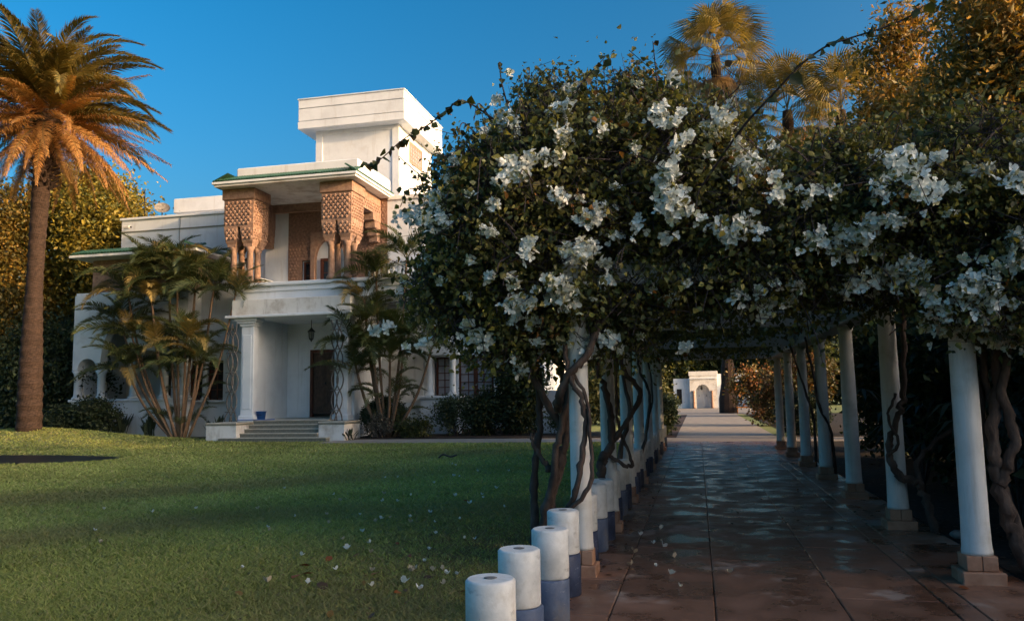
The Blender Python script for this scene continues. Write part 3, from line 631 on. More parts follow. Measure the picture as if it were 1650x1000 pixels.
for x, ys in ((RX, RY), (LXC, LY)):
    MB().box(x-.15, x+.15, 6.85, 24.2, 2.472, 2.52, .006).build('beam_flange', M['beam'], perg); MB().box(x-.09, x+.09, 6.88, 24.18, 2.522, 2.8, .006).build('beam', M['beam'], perg)
    MB().box(x-.14, x+.14, 6.86, 24.19, 2.802, 2.85, .006).build('beam_flange', M['beam'], perg)
    for y in ys: MB().box(x-.14, x+.14, y-.07, y+.07, 2.5205, 2.8015).build('beam_stiffener', M['beam'], perg)
for i, y in enumerate(np.arange(7.25, 24.2, 1.3)):
    MB().box(LXC-.45, RX+.45, y-.06, y+.06, 2.852, 3.0, .006).build('rafter', M['beam'], perg)
MB().box(LXC+.152, RX-.152, 7.05, 7.2, 2.5, 2.72, .006).build('front_beam', M['beam'], perg)
MB().box(LXC+.152, RX-.152, 12.3, 12.45, 2.5, 2.72, .006).build('cross_beam', M['beam'], perg); MB().box(LXC+.152, RX-.152, 17.6, 17.75, 2.5, 2.72, .006).build('cross_beam', M['beam'], perg); MB().box(LXC+.152, RX-.152, 23.9, 24.05, 2.5, 2.72, .006).build('cross_beam', M['beam'], perg)
WIRE = MB()
for x in np.linspace(-.7, 1.8, 6): WIRE.tube([(x, 7.0, 3.01), (x, 24.2, 3.01)], .008, 4)
WIRE.build('wires', M['iron'], perg)
# bollards: white marble drum on a blue stone drum
BY = [4.02, 4.82, 5.58, 6.36, 7.52, 8.16, 8.78, 9.92, 10.58, 11.22, 12.42, 13.06, 13.72, 14.86, 15.56, 16.3, 17.6, 18.3, 18.96, 20.2, 21.0, 21.75, 23.0, 23.7]
BL = ['nearest bollard, white marble drum on blue stone, at the lower edge of the view', 'second bollard from the camera, white marble drum on pale blue stone', 'third bollard from the camera, white drum on pale blue stone', 'fourth bollard, white drum on dark blue stone just before the first left column']
ORD = ['first', 'second', 'third']
COLN = ['first', 'second', 'third', 'fourth', 'fifth', 'sixth', 'seventh']
for i, y in enumerate(BY):
    if i < 4: lb = BL[i]
    else: lb = '%s white and blue stone bollard past the %s left pergola column' % (ORD[(i-4) % 3], COLN[(i-4)//3])
    g = random.Random(i); x = -1.06+g.uniform(-.02, .02); r = .124+g.uniform(-.004, .004); t = thing('bollard', lb, 'bollard', (x, y, .02), 'bollards along the left path edge', g.uniform(0, 6))
    zb = .31+g.uniform(-.015, .015); zt = zb+.325; o = Vector((x, y, .02))
    def D(name, prof, mat, n=28):
        b = MB().lathe(0, 0, prof, n); return link(name, b.mesh(name, mat), t)
    ox, oy = g.uniform(-.012, .02), g.uniform(-.012, .012)
    D('blue_drum', [(r+.004, 0), (r+.012, .01), (r+.012, zb-.012), (r+.002, zb)], M['slate2'] if i in (1, 2, 5, 8, 10) else M['slate'])
    wd = D('white_drum', [(r-.004, zb+.001), (r, zb+.01), (r, zt-.012), (r-.012, zt)], M['marble']); wd.location = (ox, oy, 0)
    b = MB(); v = []; n = 20
    for rr, zz in ((.034, zt+.0015), (.024, zt-.03+.0)):
        for k in range(n): a = 2*math.pi*k/n; v.append((rr*math.cos(a), rr*math.sin(a), zz))
    b.lathe(0, 0, [(.030, zt+.0005), (.034, zt+.002), (.022, zt+.003)], 16); ho = link('socket', b.mesh('socket', M['hole']), wd)

# ================================================================== PALMS
def frond_mesh(name, L, arch, nl, ll, lw, pal, g, mat='frond', vee=.5, droopl=.25, stalk=.12, taper=.55, r0=.022, rcol=(.12, .10, .04)):
    """feather frond along +X rising then arching down; returns a mesh with its leaflets"""
    V = []; Fc = []; C = []
    s = np.linspace(0, 1, 13); ang = np.cumsum(np.concatenate([[0], np.full(12, arch/12)*(.5+np.linspace(0, 1, 12))])); px = np.concatenate([[0], np.cumsum(np.cos(-ang[:-1])*L/12)]); pz = np.concatenate([[0], np.cumsum(np.sin(-ang[:-1])*L/12)])
    for k in range(12):
        for sd in (-1, 1):
            r1 = r0*(1-.85*s[k]); r2 = r0*(1-.85*s[k+1]); o = len(V)
            V += [(px[k], sd*r1, pz[k]), (px[k+1], sd*r2, pz[k+1]), (px[k+1], 0, pz[k+1]+r2), (px[k], 0, pz[k]+r1)]; Fc.append([o, o+1, o+2, o+3]); C += [rcol]*4
    for i in range(nl):
        u = stalk+(1-stalk)*(i+.5)/nl; x = np.interp(u, s, px); z = np.interp(u, s, pz); a = -np.interp(u, s, ang); T = np.array([math.cos(a), 0, math.sin(a)]); Nn = np.array([-math.sin(a), 0, math.cos(a)])
        l = ll*(.45+.55*math.sin(math.pi*min(1, (u*.9+.12))**.8))*(1-taper*max(0, u-.6)/.4*.8)
        for sd in (-1, 1):
            d = T*(.55+.5*u)+np.array([0, sd, 0])*(1.0-.35*u)+Nn*(vee+g.normal(0, .16)); d = d/np.linalg.norm(d); d += g.normal(0, .05, 3)
            b0 = np.array([x, 0, z]); mid = b0+d*l*.55; tip = b0+d*l*(.98+.1*g.random())-np.array([0, 0, 1])*l*(droopl+.1*g.random()); wv = T*lw*.5
            o = len(V); V += [b0-wv*.5, b0+wv*.5, mid+wv, tip, mid-wv]; c = pick(pal, 1, None, g, .14)[0]; C += [c]*5
            Fc.append([o, o+1, o+2, o+4]); Fc.append([o+4, o+2, o+3, o+3])
    Fq = [f for f in Fc if f[2] != f[3]]; Ft = [f[:3] for f in Fc if f[2] == f[3]]
    tri = []
    for f in Fq: tri += [[f[0], f[1], f[2]], [f[0], f[2], f[3]]]
    return mesh_np(name, np.array(V), np.array(tri+Ft), M[mat], np.array(C))
def place_frond(me, name, parent, base, az, el, roll=0, sc=1.0):
    o = link(name, me, parent, base); m = Matrix.Rotation(az, 4, 'Z') @ Matrix.Rotation(-el, 4, 'Y') @ Matrix.Rotation(roll, 4, 'X'); o.rotation_euler = m.to_euler(); o.scale = (sc, sc, sc); return o
PG = [(.13, .115, .034), (.18, .14, .04), (.22, .155, .045)]; PD = [(.38, .19, .06), (.42, .23, .075), (.32, .15, .05)]
def date_palm():
    x, y = -24.75, 26.0; z0 = float(mound(x, y)); g = np.random.default_rng(5); t = thing('date_palm', 'tall date palm with thick ringed trunk and drooping orange fronds on the left', 'palm', (x, y, z0))
    b = MB(); n = 28; prof = []; H = 12.3
    for k in range(61):
        u = k/60; r = .44-.13*min(1, u*2.2)+.02*math.sin(u*9)+(.12*max(0, (u-.82)/.18)); r *= 1+(.05 if k % 2 else -.04)
        prof.append((r, z0-.1+u*H))
    v = []; f = []
    for k, (r, z) in enumerate(prof):
        u = k/60; cx = x+.22*u-.25*math.sin(u*3.0)*.6; cy = y
        for i in range(n): a = 2*math.pi*i/n+k*.11; rr = r*(1+.02*math.sin(i*7.3+k*2.1)); v.append((cx+rr*math.cos(a), cy+rr*math.sin(a), z))
    for k in range(60):
        for i in range(n): j = (i+1) % n; f.append([k*n+i, k*n+j, (k+1)*n+j, (k+1)*n+i])
    b.add(v, f); b.build('trunk', M['palmbark'], t)
    # cut leaf bases under the crown
    lb = MB()
    for k in range(90):
        a = k*2.39996; zz = z0+9.2+2.2*(k/90); rr = .3+.12*(k/90); c = np.array([x+.2, y, zz]); d = np.array([math.cos(a), math.sin(a), .5]); lb.tube([c+d*rr*.8, c+d*(rr+.22)], [.07, .04], 5, False)
    lb.build('leaf_bases', M['palmbark'], t, 'stuff')
    top = Vector((.2, 0, H-.1-.0)); zc = z0+H
    MB().lathe(x+.2, y, [(.36, zc-1.0), (.5, zc-.6), (.56, zc-.1), (.5, zc+.4), (.3, zc+.8), (.08, zc+1.0)], 16).build('crown_heart', M['palmbark'], t)
    gm = [frond_mesh('frond', 4.7, a, 110, .66, .07, PG, g, droopl=.4) for a in (1.25, 1.7, 2.1)]; gl_ = [frond_mesh('frond', 4.6, a, 110, .6, .06, PG, g, vee=.3, droopl=.4) for a in (.8, 1.15)]; dm = [frond_mesh('dry_frond', 4.3, a, 90, .5, .042, PD, g, vee=.15, droopl=.35) for a in (.45, .75)]
    for k in range(124):
        u = k/123; az = k*2.39996+g.normal(0, .1); el = R_(82-112*u**.85)+g.normal(0, .06); dry = g.random() < (u-.25)*2.0
        me = (dm if dry else gl_ if el < R_(18) else gm)[g.integers(0, 2)]
        bs = top+Vector((.25*math.cos(az)*(.4+u), .25*math.sin(az)*(.4+u), .5-.9*u)); place_frond(me, 'frond', t, bs, az, el, g.normal(0, .25), g.uniform(.85, 1.08))
    for k in range(20):
        az = k*2.39996+.5; place_frond(dm[k % 2], 'frond', t, top+Vector((.4*math.cos(az), .4*math.sin(az), -.5)), az, R_(-30-34*g.random()), g.normal(0, .5), g.uniform(.5, .85))
date_palm()
AR = [(.06, .09, .035), (.085, .11, .04), (.12, .125, .04)]; AY = [(.30, .22, .07), (.36, .26, .085)]  # AY: yellow fronds, partly sunlight on the clump put into leaf colour
def areca(label, loc, stems, seed, fl=2.1, nf=7, yel=.3):
    g = np.random.default_rng(seed); x, y, z = loc; t = thing('areca_palm', label, 'palm', loc, 'clustered cane palms before the villa')
    ms = [frond_mesh('frond', fl, a, 54, .58, .042, AR, g, vee=.45, droopl=.3, stalk=.2, r0=.014) for a in (1.1, 1.6, 2.1, 1.35)]; my = [frond_mesh('frond', fl, a, 54, .55, .042, AY, g, vee=.35, droopl=.3, stalk=.2, r0=.014, rcol=(.2, .14, .05)) for a in (1.4, 1.9)]
    for dx, dy, h in stems:
        b0 = np.array([x+dx*.13, y+dy*.13, z-.05]); tp = np.array([x+dx, y+dy, z+h]); md = (b0+tp)/2+np.array([dx*.12, 0, -.0]); sp = spline([b0, md, tp], 7); rad = []
        for k in range(len(sp)): rad.append(.06*(1-.35*k/len(sp))*(1.1 if k % 2 else .95))
        MB().tube(sp, rad, 8).build('stem', M['cane'], t); base = Vector(sp[-1])-origin(t)
        for k in range(nf):
            az = k*2.39996+g.random()*1.5; el = R_(78-62*(k/nf))+g.normal(0, .12); pool = my if g.random() < yel else ms
            place_frond(pool[g.integers(0, len(pool))], 'frond', t, base+Vector((0, 0, -.05)), az, el, g.normal(0, .25), g.uniform(.8, 1.12))
    for k in range(16):
        az = g.random()*6.28; place_frond(ms[k % 4], 'frond', t, Vector((math.cos(az)*.3, math.sin(az)*.3, .2+2.6*g.random())), az, R_(30+35*g.random()), 0, g.uniform(.6, .85))
    return t
areca('broad clump of cane palms with some fronds tinted sunlit yellow left of the steps', (-20.6, 29.35, .03), [(-2.7, 0, 6.1), (-1.9, .3, 6.8), (-1.3, -.3, 5.6), (-.9, .2, 7.2), (-.2, -.2, 6.3), (.4, .2, 6.7), (1.3, .1, 6.1), (2.3, .1, 5.8), (-2.1, -.4, 4.2), (-.9, -.4, 3.5), (.4, -.4, 3.9), (-3.1, .2, 4.8), (-2.4, -.2, 2.8), (.9, -.3, 3.0)], 21, 2.1, 13, .16)
areca('clump of slender cane palms with dark fronds right of the steps', (-11.75, 29.6, .05), [(-1.5, 0, 3.6), (-1.0, .1, 5.4), (-.6, -.2, 4.4), (-.5, .1, 6.2), (.2, -.2, 2.9), (.7, .0, 3.6), (-1.2, -.1, 2.5), (1.8, .1, 3.4), (.75, .2, 7.0), (-.7, .1, 3.4)], 22, 2.0, 11, .04)
FG = [(.19, .155, .048), (.25, .19, .06), (.14, .125, .04)]; FD = [(.40, .25, .09), (.34, .2, .075)]
def fan_mesh(g, pal, rad=1.35, pet=1.5, sag=.5):
    V = []; Fc = []; C = []
    for k in range(4):
        a, b_ = k/4*pet, (k+1)/4*pet; za, zb = -.09*(k/4)**2*pet, -.09*((k+1)/4)**2*pet; o = len(V); V += [(a, -.03, za), (b_, -.025, zb), (b_, .025, zb), (a, .03, za)]; Fc += [[o, o+1, o+2], [o, o+2, o+3]]; C += [(.16, .12, .04)]*4
    c0 = np.array([pet, 0, -.09*pet])
    for i in range(34):
        th = (i/33-.5)*4.3; d = np.array([math.cos(th), math.sin(th), .12*math.cos(th*2)]); l = rad*(.75+.25*math.cos(th*.7))*(1+g.normal(0, .05)); pw_ = np.array([-math.sin(th), math.cos(th), 0])*.055
        m1 = c0+d*l*.55+np.array([0, 0, -.12*sag]); tp = c0+d*l*.8+np.array([0, 0, -l*sag*(.6+.4*g.random())]); o = len(V); V += [c0, m1-pw_, m1+pw_, tp]; Fc += [[o, o+1, o+2], [o+1, o+3, o+2]]; C += [pick(pal, 1, None, g)[0]]*4
    return mesh_np('fan_frond', np.array(V), np.array(Fc), M['frond'], np.array(C))
def fan_palm(label, x, y, H, seed, n=30, sc=1.0, tr=.36):
    g = np.random.default_rng(seed); t = thing('fan_palm', label, 'palm', (x, y, 0), 'tall fan palms beyond the pergola'); b = MB(); pts = [(x+.25*math.sin(u*2.2), y, -.1+u*H) for u in np.linspace(0, 1, 25)]
    b.tube(pts, [tr*(1.5-1.0*min(1, u*6))*(1 if u < .17 else 1)+tr*.45*(1-u)*0+tr*.5*(u < .0)+(.06*sc if k % 2 else 0)+tr*.35 for k, u in enumerate(np.linspace(0, 1, 25))], 12, False); b.build('trunk', M['palmbark'], t)
    top = Vector(pts[-1])-Vector((x, y, 0)); ms = [fan_mesh(g, FG, 1.5*sc, 1.7*sc, s) for s in (.35, .6, .8)]; md = [fan_mesh(g, FD, 1.3*sc, 1.2*sc, .9)]
    for k in range(n):
        u = k/n; az = k*2.39996+g.normal(0, .15); el = R_(85-115*u)+g.normal(0, .08); place_frond(ms[g.integers(0, 3)], 'fan_frond', t, top+Vector((0, 0, .4-.9*u)), az, el, g.normal(0, .3), g.uniform(.85, 1.1))
    for k in range(16): az = k*2.39996; place_frond(md[0], 'fan_frond', t, top+Vector((.1*math.cos(az), .1*math.sin(az), -.6-.8*g.random())), az, R_(-48-25*g.random()), g.normal(0, .3), g.uniform(.7, 1.0))
    return t
fan_palm('tallest fan palm, its base on the far path and golden crown above the pergola', 2.2, 63, 27.9, 31, 40, 1.55, .37)
fan_palm('golden fan palm with drooping fans right of the tallest palm', 7.2, 62, 22.6, 32, 30, 1.5, .4)
fan_palm('fan palm half hidden by the orange tree on the right', 10.6, 60, 21.6, 33, 28, 1.5, .4)

# ================================================================== TREES AND SHRUBS
# left background
tree('tree', 'yellow green bushy tree between the date palm and the villa', (-29.9, 35.2, 0), 13, [(0, 0, 11.2, 2.6, 2.2, 1.9), (1.7, -.5, 10.2, 1.7, 1.7, 1.4), (-2.5, 0, 10.4, 2.4, 2, 2.2), (1.2, -.8, 9.0, 2.0, 1.8, 1.2), (-.8, 0, 12.6, 1.7, 1.5, 1.1), (-.4, .5, 7.4, 2.9, 2.2, 1.9), (-.6, .8, 4.0, 3.0, 2.2, 2.6)], 1700, 42, .2, GOLD, [3, 3, 3, 2], .3, 'trees behind the lawn', seed=41, cr=.42)
tree('tree', 'orange lit tree at the left edge behind the date palm', (-34.0, 33.0, 0), 11, [(0, 0, 9.8, 2.2, 2, 2.2), (-1.8, 0, 8.0, 2.2, 2, 2), (.8, .4, 11.2, 1.5, 1.5, 1.3), (1.2, 0, 7.0, 2, 2, 1.8), (-.5, -.3, 4.4, 2.8, 1.8, 1.8)], 950, 40, .19, [(.26, .16, .03), (.18, .14, .03), (.09, .08, .025)], [2, 2, 2], .28, 'trees behind the lawn', seed=42, cr=.38)
for k, (x, y, hh) in enumerate([(-37.5, 38, 7.5), (-33.0, 36.0, 6.2), (-29.3, 32.0, 5.4), (-40.0, 41.0, 9.0)]):
    tree('evergreen_tree', ['dark evergreen tree furthest left behind the date palm', 'dark evergreen tree directly behind the date palm trunk', 'dense dark evergreen against the left end of the villa', 'tall dark evergreen at the far left back'][k], (x, y, 0), hh, [(0, 0, hh*.75, 2.2, 1.7, hh*.26), (.8, -.2, hh*.5, 2.3, 1.7, hh*.25), (-.9, 0, hh*.45, 2.2, 1.7, hh*.25), (0, -.3, hh*.2, 2.4, 1.6, hh*.22)], 520, 44, .17, DARK, None, .2, 'dark evergreens behind the lawn', seed=50+k, cr=.3)
shrub('shrub', 'low dark glossy shrub under the villa bay at the left', (-24.9, 29.3, .05), [(-.9, 0, .75, 1.1, .6, .7), (.6, .1, .8, .9, .6, .7), (0, .1, 1.25, .8, .5, .5)], 260, 40, .11, DARK, seed=60, cr=.14)
# strap-leaved plants by the villa wall
def strap_plant(label, loc, n, L, seed, spread=.5):
    g = np.random.default_rng(seed); t = thing('strap_leaf_plant', label, 'plant', loc, 'strap leaved plants by the villa wall')
    for k in range(n):
        az = g.random()*6.28; tilt = g.random()*spread; l = L*(.6+.5*g.random()); hw = .045*(.8+.5*g.random()); V = []; Fc = []
        bx = g.normal(0, .1, 2); d = np.array([math.cos(az)*math.sin(tilt), math.sin(az)*math.sin(tilt), math.cos(tilt)]); sd = np.array([-math.sin(az), math.cos(az), 0]); out = np.array([math.cos(az), math.sin(az), -.3])
        for q, (u, ww) in enumerate(((0, .35), (.45, .45), (.62, 1.0), (.8, 1.0), (1.0, .05))):
            p = np.array([bx[0], bx[1], 0])+d*l*u+out*l*.16*u*u; V += [p-sd*hw*ww, p+sd*hw*ww]
            if q: o = 2*q-2; Fc += [[o, o+1, o+3, o+2]]
        link('strap_leaf', mesh_np('strap_leaf', np.array(V), np.array(Fc), M['gloss'], np.repeat(pick([(.03, .045, .03), (.04, .055, .035)], 1, None, g), len(V), 0)), t)
    return t
strap_plant('strap leaved plant left of the broad palm clump, the left one of two', (-23.6, 29.6, .05), 34, 1.15, 61)
strap_plant('strap leaved plant left of the broad palm clump, the right one of two', (-22.3, 29.65, .05), 30, 1.05, 62)
strap_plant('strap leaved plant beside the left stair wall', (-19.1, 29.5, .05), 24, .95, 63)
strap_plant('small spiky plant right of the right stair wall', (-12.75, 28.35, .02), 12, .55, 64, .9)
shrub('round_bush', 'clipped round dark bush right of the steps', (-12.1, 30.2, .05), [(0, 0, .75, .9, .7, .75)], 330, 44, .07, DARK, seed=65, cr=.08, shell=.8)
shrub('pale_shrub', 'small grey leaved shrub in front of the round dark bush', (-11.95, 29.25, .05), [(0, 0, .45, .5, .35, .42)], 90, 26, .06, [(.11, .11, .10), (.15, .14, .12), (.07, .075, .06)], seed=66, cr=.09)
shrub('leafy_shrub', 'low leafy shrub at the foot of the slender palm clump', (-10.6, 29.5, .05), [(0, 0, .35, .7, .4, .38)], 90, 26, .09, OLIVE, seed=67, cr=.12)
shrub('leafy_shrub', 'pale green airy shrub under the small column window', (-9.3, 30.6, .05), [(0, 0, .75, .75, .5, .7), (.2, 0, 1.15, .5, .4, .4), (-.4, 0, .9, .5, .4, .5)], 130, 28, .10, [(.06, .085, .045), (.08, .11, .055), (.045, .06, .03)], seed=68, cr=.14)
shrub('leafy_shrub', 'dark green leafy shrub under the wide casement window', (-8.25, 30.8, .05), [(0, 0, .7, .7, .5, .65), (.1, 0, 1.2, .55, .4, .5)], 190, 30, .12, [(.035, .05, .022), (.05, .07, .028)], seed=69, cr=.13)
shrub('tall_shrub', 'tall dense shrub climbing the villa wall beyond the casement window', (-6.9, 31.0, .05), [(0, 0, 1.0, .9, .6, .95), (.1, 0, 2.0, 1.0, .6, .9), (-.2, .1, 2.9, .8, .6, .8), (.5, 0, 3.4, .7, .5, .6)], 520, 36, .13, [(.03, .045, .018), (.05, .065, .025), (.075, .085, .03)], seed=70, cr=.16)
shrub('leafy_shrub', 'sparse shrub by the low terrace wall seen between the vine stems', (-5.0, 30.9, .05), [(0, 0, .45, .6, .4, .4)], 60, 20, .11, OLIVE, seed=71, cr=.14)
# along the far path
shrub('box_hedge', 'square clipped dark hedge left of the far path', (-1.6, 31.0, .02), [(0, 0, .75, .72, .8, .72), (-.15, .9, .8, .7, .8, .7), (.1, -.5, .7, .6, .6, .68)], 420, 44, .09, DARK, seed=72, cr=.09, shell=.85)
shrub('leafy_shrub', 'feathery green shrub behind the clipped hedge', (-3.6, 42, .02), [(0, 0, 2.0, 1.7, 1.2, 1.6), (-1.6, 0, 1.6, 1.4, 1.1, 1.3), (1, 0, 1.4, 1, 1, 1.1)], 300, 36, .2, [(.07, .085, .035), (.10, .10, .035)], seed=73, cr=.3)
shrub('round_bush', 'round grey green bush right of the far path', (3.6, 30.5, .02), [(0, 0, .7, .85, .8, .72)], 300, 40, .09, [(.03, .05, .035), (.045, .065, .045)], seed=74, cr=.09, shell=.85)
shrub('leafy_shrub', 'reddish bush arching over the right side of the far path', (4.2, 39, .02), [(0, 0, 1.5, 1.4, 1.2, 1.3), (-.8, 0, .9, .9, 1, .8), (.8, 0, 2.2, 1.2, 1, 1.0)], 260, 36, .16, [(.12, .06, .025), (.09, .07, .025), (.06, .06, .022)], seed=75, cr=.22)
shrub('leafy_shrub', 'orange leaved bush beside the far palm trunk', (4.6, 55, .02), [(0, 0, 1.6, 1.5, 1.2, 1.4), (-1.4, 0, 1.9, 1, 1, 1.1)], 200, 34, .2, [(.24, .10, .03), (.18, .12, .03), (.10, .09, .03)], seed=76, cr=.26)
shrub('leafy_shrub', 'low dark clump against the gatehouse wall', (-3.3, 79, .02), [(0, 0, .7, 1.4, .8, .7)], 100, 30, .2, DARK, seed=77, cr=.2)
# big trees on the right, beyond the pergola
RED = [(.38, .22, .045), (.30, .19, .04), (.20, .155, .035), (.10, .095, .03)]
def big_tree(label, x, y, H, r, seed, pal=RED, w=(3, 3, 3, 2), ncl=1000, per=40, sz=.2, low=.32, shape='lance', name='tree', grp='trees right of the pergola', cr=.36):
    g = np.random.default_rng(seed); lb = []
    for k in range(11):
        a = k*2.4; u = k/10; z = H*(low+.06+(.9-low)*u); rr = r*(.95-.62*max(0, u-.35)/.65)*(.55+.2*g.random()); d = r*(.55-.4*u)
        lb.append((math.cos(a)*d, math.sin(a)*d, z-rr*.3, rr, rr, rr*.8))
    return tree(name, label, (x, y, 0), H, lb, ncl, per, sz, pal, w, .24+H*.008, grp, seed=seed, cr=cr, shape=shape, limbs=9, wid=.75)
big_tree('rust coloured feathery tree rising just right of the fan palms', 6.9, 27.5, 13.8, 2.7, 81, ncl=1700)
big_tree('tall rust coloured tree cut by the top right of the view', 8.3, 22.5, 13.9, 3.4, 82, ncl=3900, sz=.16)
big_tree('rust and green tree filling the gap above the right columns', 9.8, 29.5, 12.6, 3.0, 83, ncl=1700)
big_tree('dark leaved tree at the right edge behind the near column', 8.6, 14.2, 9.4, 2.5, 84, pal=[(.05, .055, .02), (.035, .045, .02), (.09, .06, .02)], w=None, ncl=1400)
for k, (x, y, H, r) in enumerate([(14.5, 13.2, 12.0, 3.4), (20, 6.5, 11.0, 3.3), (25, 1.5, 11.6, 3.7), (27, -4, 12.0, 3.8), (28, -10, 12.2, 3.8), (29, -16, 12.4, 3.8), (30, -22, 12.4, 3.8)]):  # out-of-view trees added to block the low sun from lawn and villa
    big_tree((['unseen tall tree behind the right hedge, set to shade the villa']+['unseen shade tree added in the far right row, %s from the hedge' % q for q in ('first', 'second', 'third', 'fourth', 'fifth', 'sixth')])[k], x, y, H, r, 90+k, pal=OLIVE, w=None, ncl=760, per=34, sz=.3, low=.12, cr=.5)
# dark understorey behind the right columns
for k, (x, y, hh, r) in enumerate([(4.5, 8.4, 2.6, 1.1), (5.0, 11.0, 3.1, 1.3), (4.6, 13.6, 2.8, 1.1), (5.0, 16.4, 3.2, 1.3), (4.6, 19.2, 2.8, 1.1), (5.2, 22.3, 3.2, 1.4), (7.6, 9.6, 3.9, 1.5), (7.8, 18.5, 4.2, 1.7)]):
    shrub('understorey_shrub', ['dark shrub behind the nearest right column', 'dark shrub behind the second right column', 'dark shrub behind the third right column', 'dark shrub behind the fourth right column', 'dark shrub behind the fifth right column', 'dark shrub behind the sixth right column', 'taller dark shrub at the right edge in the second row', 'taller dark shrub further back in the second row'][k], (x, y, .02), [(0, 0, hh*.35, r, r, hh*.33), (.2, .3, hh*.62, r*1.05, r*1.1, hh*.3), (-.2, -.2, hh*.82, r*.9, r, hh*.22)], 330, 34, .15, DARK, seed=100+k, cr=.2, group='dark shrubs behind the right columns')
shrub('blue_green_shrub', 'blue green small leaved shrub at the right edge', (3.7, 9.2, .02), [(0, 0, 1.0, .7, .5, .55), (.5, 0, .7, .6, .5, .5)], 200, 36, .05, [(.02, .045, .045), (.03, .06, .055)], seed=110, cr=.1)
def palmate_plant(label, loc, n, seed):
    g = np.random.default_rng(seed); t = thing('palmate_plant', label, 'plant', loc); b = MB()
    for k in range(n):
        e = np.array([g.normal(0, .55), g.normal(0, .5), .6+1.2*g.random()]); q = spline([(0, 0, 0), e*np.array([.3, .3, .6]), e], 4); MB().tube([(p[0]+loc[0], p[1]+loc[1], p[2]+loc[2]) for p in q], .012, 5).build('stalk', M['twig'], t)
        V = []; Fc = []; az0 = g.random()*6.28
        for i in range(9):
            th = az0+(i/8-.5)*4.6; d = np.array([math.cos(th), math.sin(th), -.25]); s = np.array([-math.sin(th), math.cos(th), 0])*.035; l = .34+.06*g.random(); o = len(V); V += [e, e+d*l*.5+s, e+d*l+np.array([0, 0, -.12]), e+d*l*.5-s]; Fc += [[o, o+1, o+2, o+3]]
        link('palmate_leaf', mesh_np('palmate_leaf', np.array(V), np.array(Fc), M['gloss'], np.repeat(pick([(.03, .05, .03)], 1, None, g), len(V), 0)), t)
palmate_plant('dark plant with finger shaped leaves between the two nearest right columns', (3.35, 9.9, .02), 16, 111)
palmate_plant('dark finger leaved plant behind the third right column', (3.4, 14.0, .02), 12, 112)
# far wood behind the gatehouse
for k in range(9):
    x = -16+k*5.5+random.uniform(-1, 1); tree('backdrop_tree', 'dark tree in the row behind the far gatehouse', (x, 96+random.uniform(-3, 3), 0), 8, [(0, 0, 4.4, 3.4, 2.5, 2.2), (1.5, 0, 5.8, 2.6, 2, 1.6), (-1.5, 0, 2.6, 3, 2, 2.0)], 240, 26, .55, OLIVE, None, .3, 'trees behind the gatehouse', seed=120+k, cr=.6)

# ================================================================== GATEHOUSE at the end of the path
gh = thing('gatehouse', 'small white gatehouse with arched door at the end of the path', 'house', (.5, 85, 0)); villa_ = villa
def G_(name, mat, *a, b=0): return MB().box(*a, b).build(name, M[mat], gh)
arch_wall('portal', 'plaster_worn', -1.6, 1.7, 0, 4.0, 84.4, 85.2, [(-.05, .78, 2.1, .8)], gh); G_('portal_parapet', 'plaster_worn', -1.7, 1.8, 84.35, 85.25, 4.002, 4.55, b=.02); G_('portal_moulding', 'plaster', -1.65, 1.75, 84.3, 84.398, 3.6, 3.75, b=.01)
G_('gate_door', 'plaster', -.83, .73, 85.21, 85.3, 0, 3.0); MB().lathe(-.5, 85.15, [(.05, 1.5), (.05, 1.6)], 8).build('door_knob', M['iron'], gh); MB().lathe(.4, 85.15, [(.05, 1.5), (.05, 1.6)], 8).build('door_knob', M['iron'], gh)
G_('wall', 'plaster', -3.6, -1.61, 84.9, 88, 0, 3.7); G_('wall', 'plaster', 1.71, 5.2, 84.9, 88, 0, 4.2); G_('side_block', 'plaster', 6.2, 11.5, 83.6, 88, 0, 3.6); G_('side_block_coping', 'plaster', 6.1, 11.6, 83.5, 88, 3.602, 3.75, b=.02)
G_('window_opening', 'dark', -3.2, -2.6, 84.86, 84.898, .6, 2.4)
for x in (-1.15, 1.05): MB().lathe(x, 84.3, [(.2, 0), (.14, .2), (.12, 1.9), (.2, 2.15)], 12).build('portal_column', M['terra'], gh)
lt = thing('gate_lantern', 'small dark lantern hanging in the gatehouse arch', 'lantern', (-.05, 84.6, 2.3)); MB().tube([(-.05, 84.6, 2.9), (-.05, 84.6, 2.65)], .02, 5).build('chain', M['iron'], lt); MB().lathe(-.05, 84.6, [(.05, 2.25), (.14, 2.35), (.16, 2.55), (.03, 2.68)], 8).build('lamp_body', M['iron'], lt)
for _o in (gh, lt): _o.location.x += .45; _o.scale = (.82, 1, .82)
lt.location.z *= .82
def loop_ornament(label, x, y, r, h):
    t = thing('hoop_ornament', label, 'ornament', (x, y, 0)); pts = [(x-r, y, 0), (x-r, y, h-r)]+[(x-r*math.cos(a), y, h-r+r*math.sin(a)) for a in np.linspace(.3, 2.84, 9)]+[(x+r, y, h-r), (x+r, y, h*.4)]; MB().tube(spline(pts, 3), .06, 6).build('hoop', M['paint'], t)
loop_ornament('white curved hoop standing beside the far palm trunk, the left one', 4.6, 70, .45, 3.3); loop_ornament('white curved hoop standing beside the far palm trunk, the right one', 6.0, 70, .5, 3.2)
ot = thing('garden_stand', 'small orange garden stand on the far forecourt', 'stand', (3.4, 62, .015))
MB().box(2.7, 4.1, 61.6, 62.4, .42, .5, .02).build('stand_top', M['orange'], ot)
for sx in (2.8, 4.0):
    for sy in (61.7, 62.3): MB().tube([(sx, sy, .015), (sx, sy, .42)], .03, 6).build('leg', M['orange'], ot)

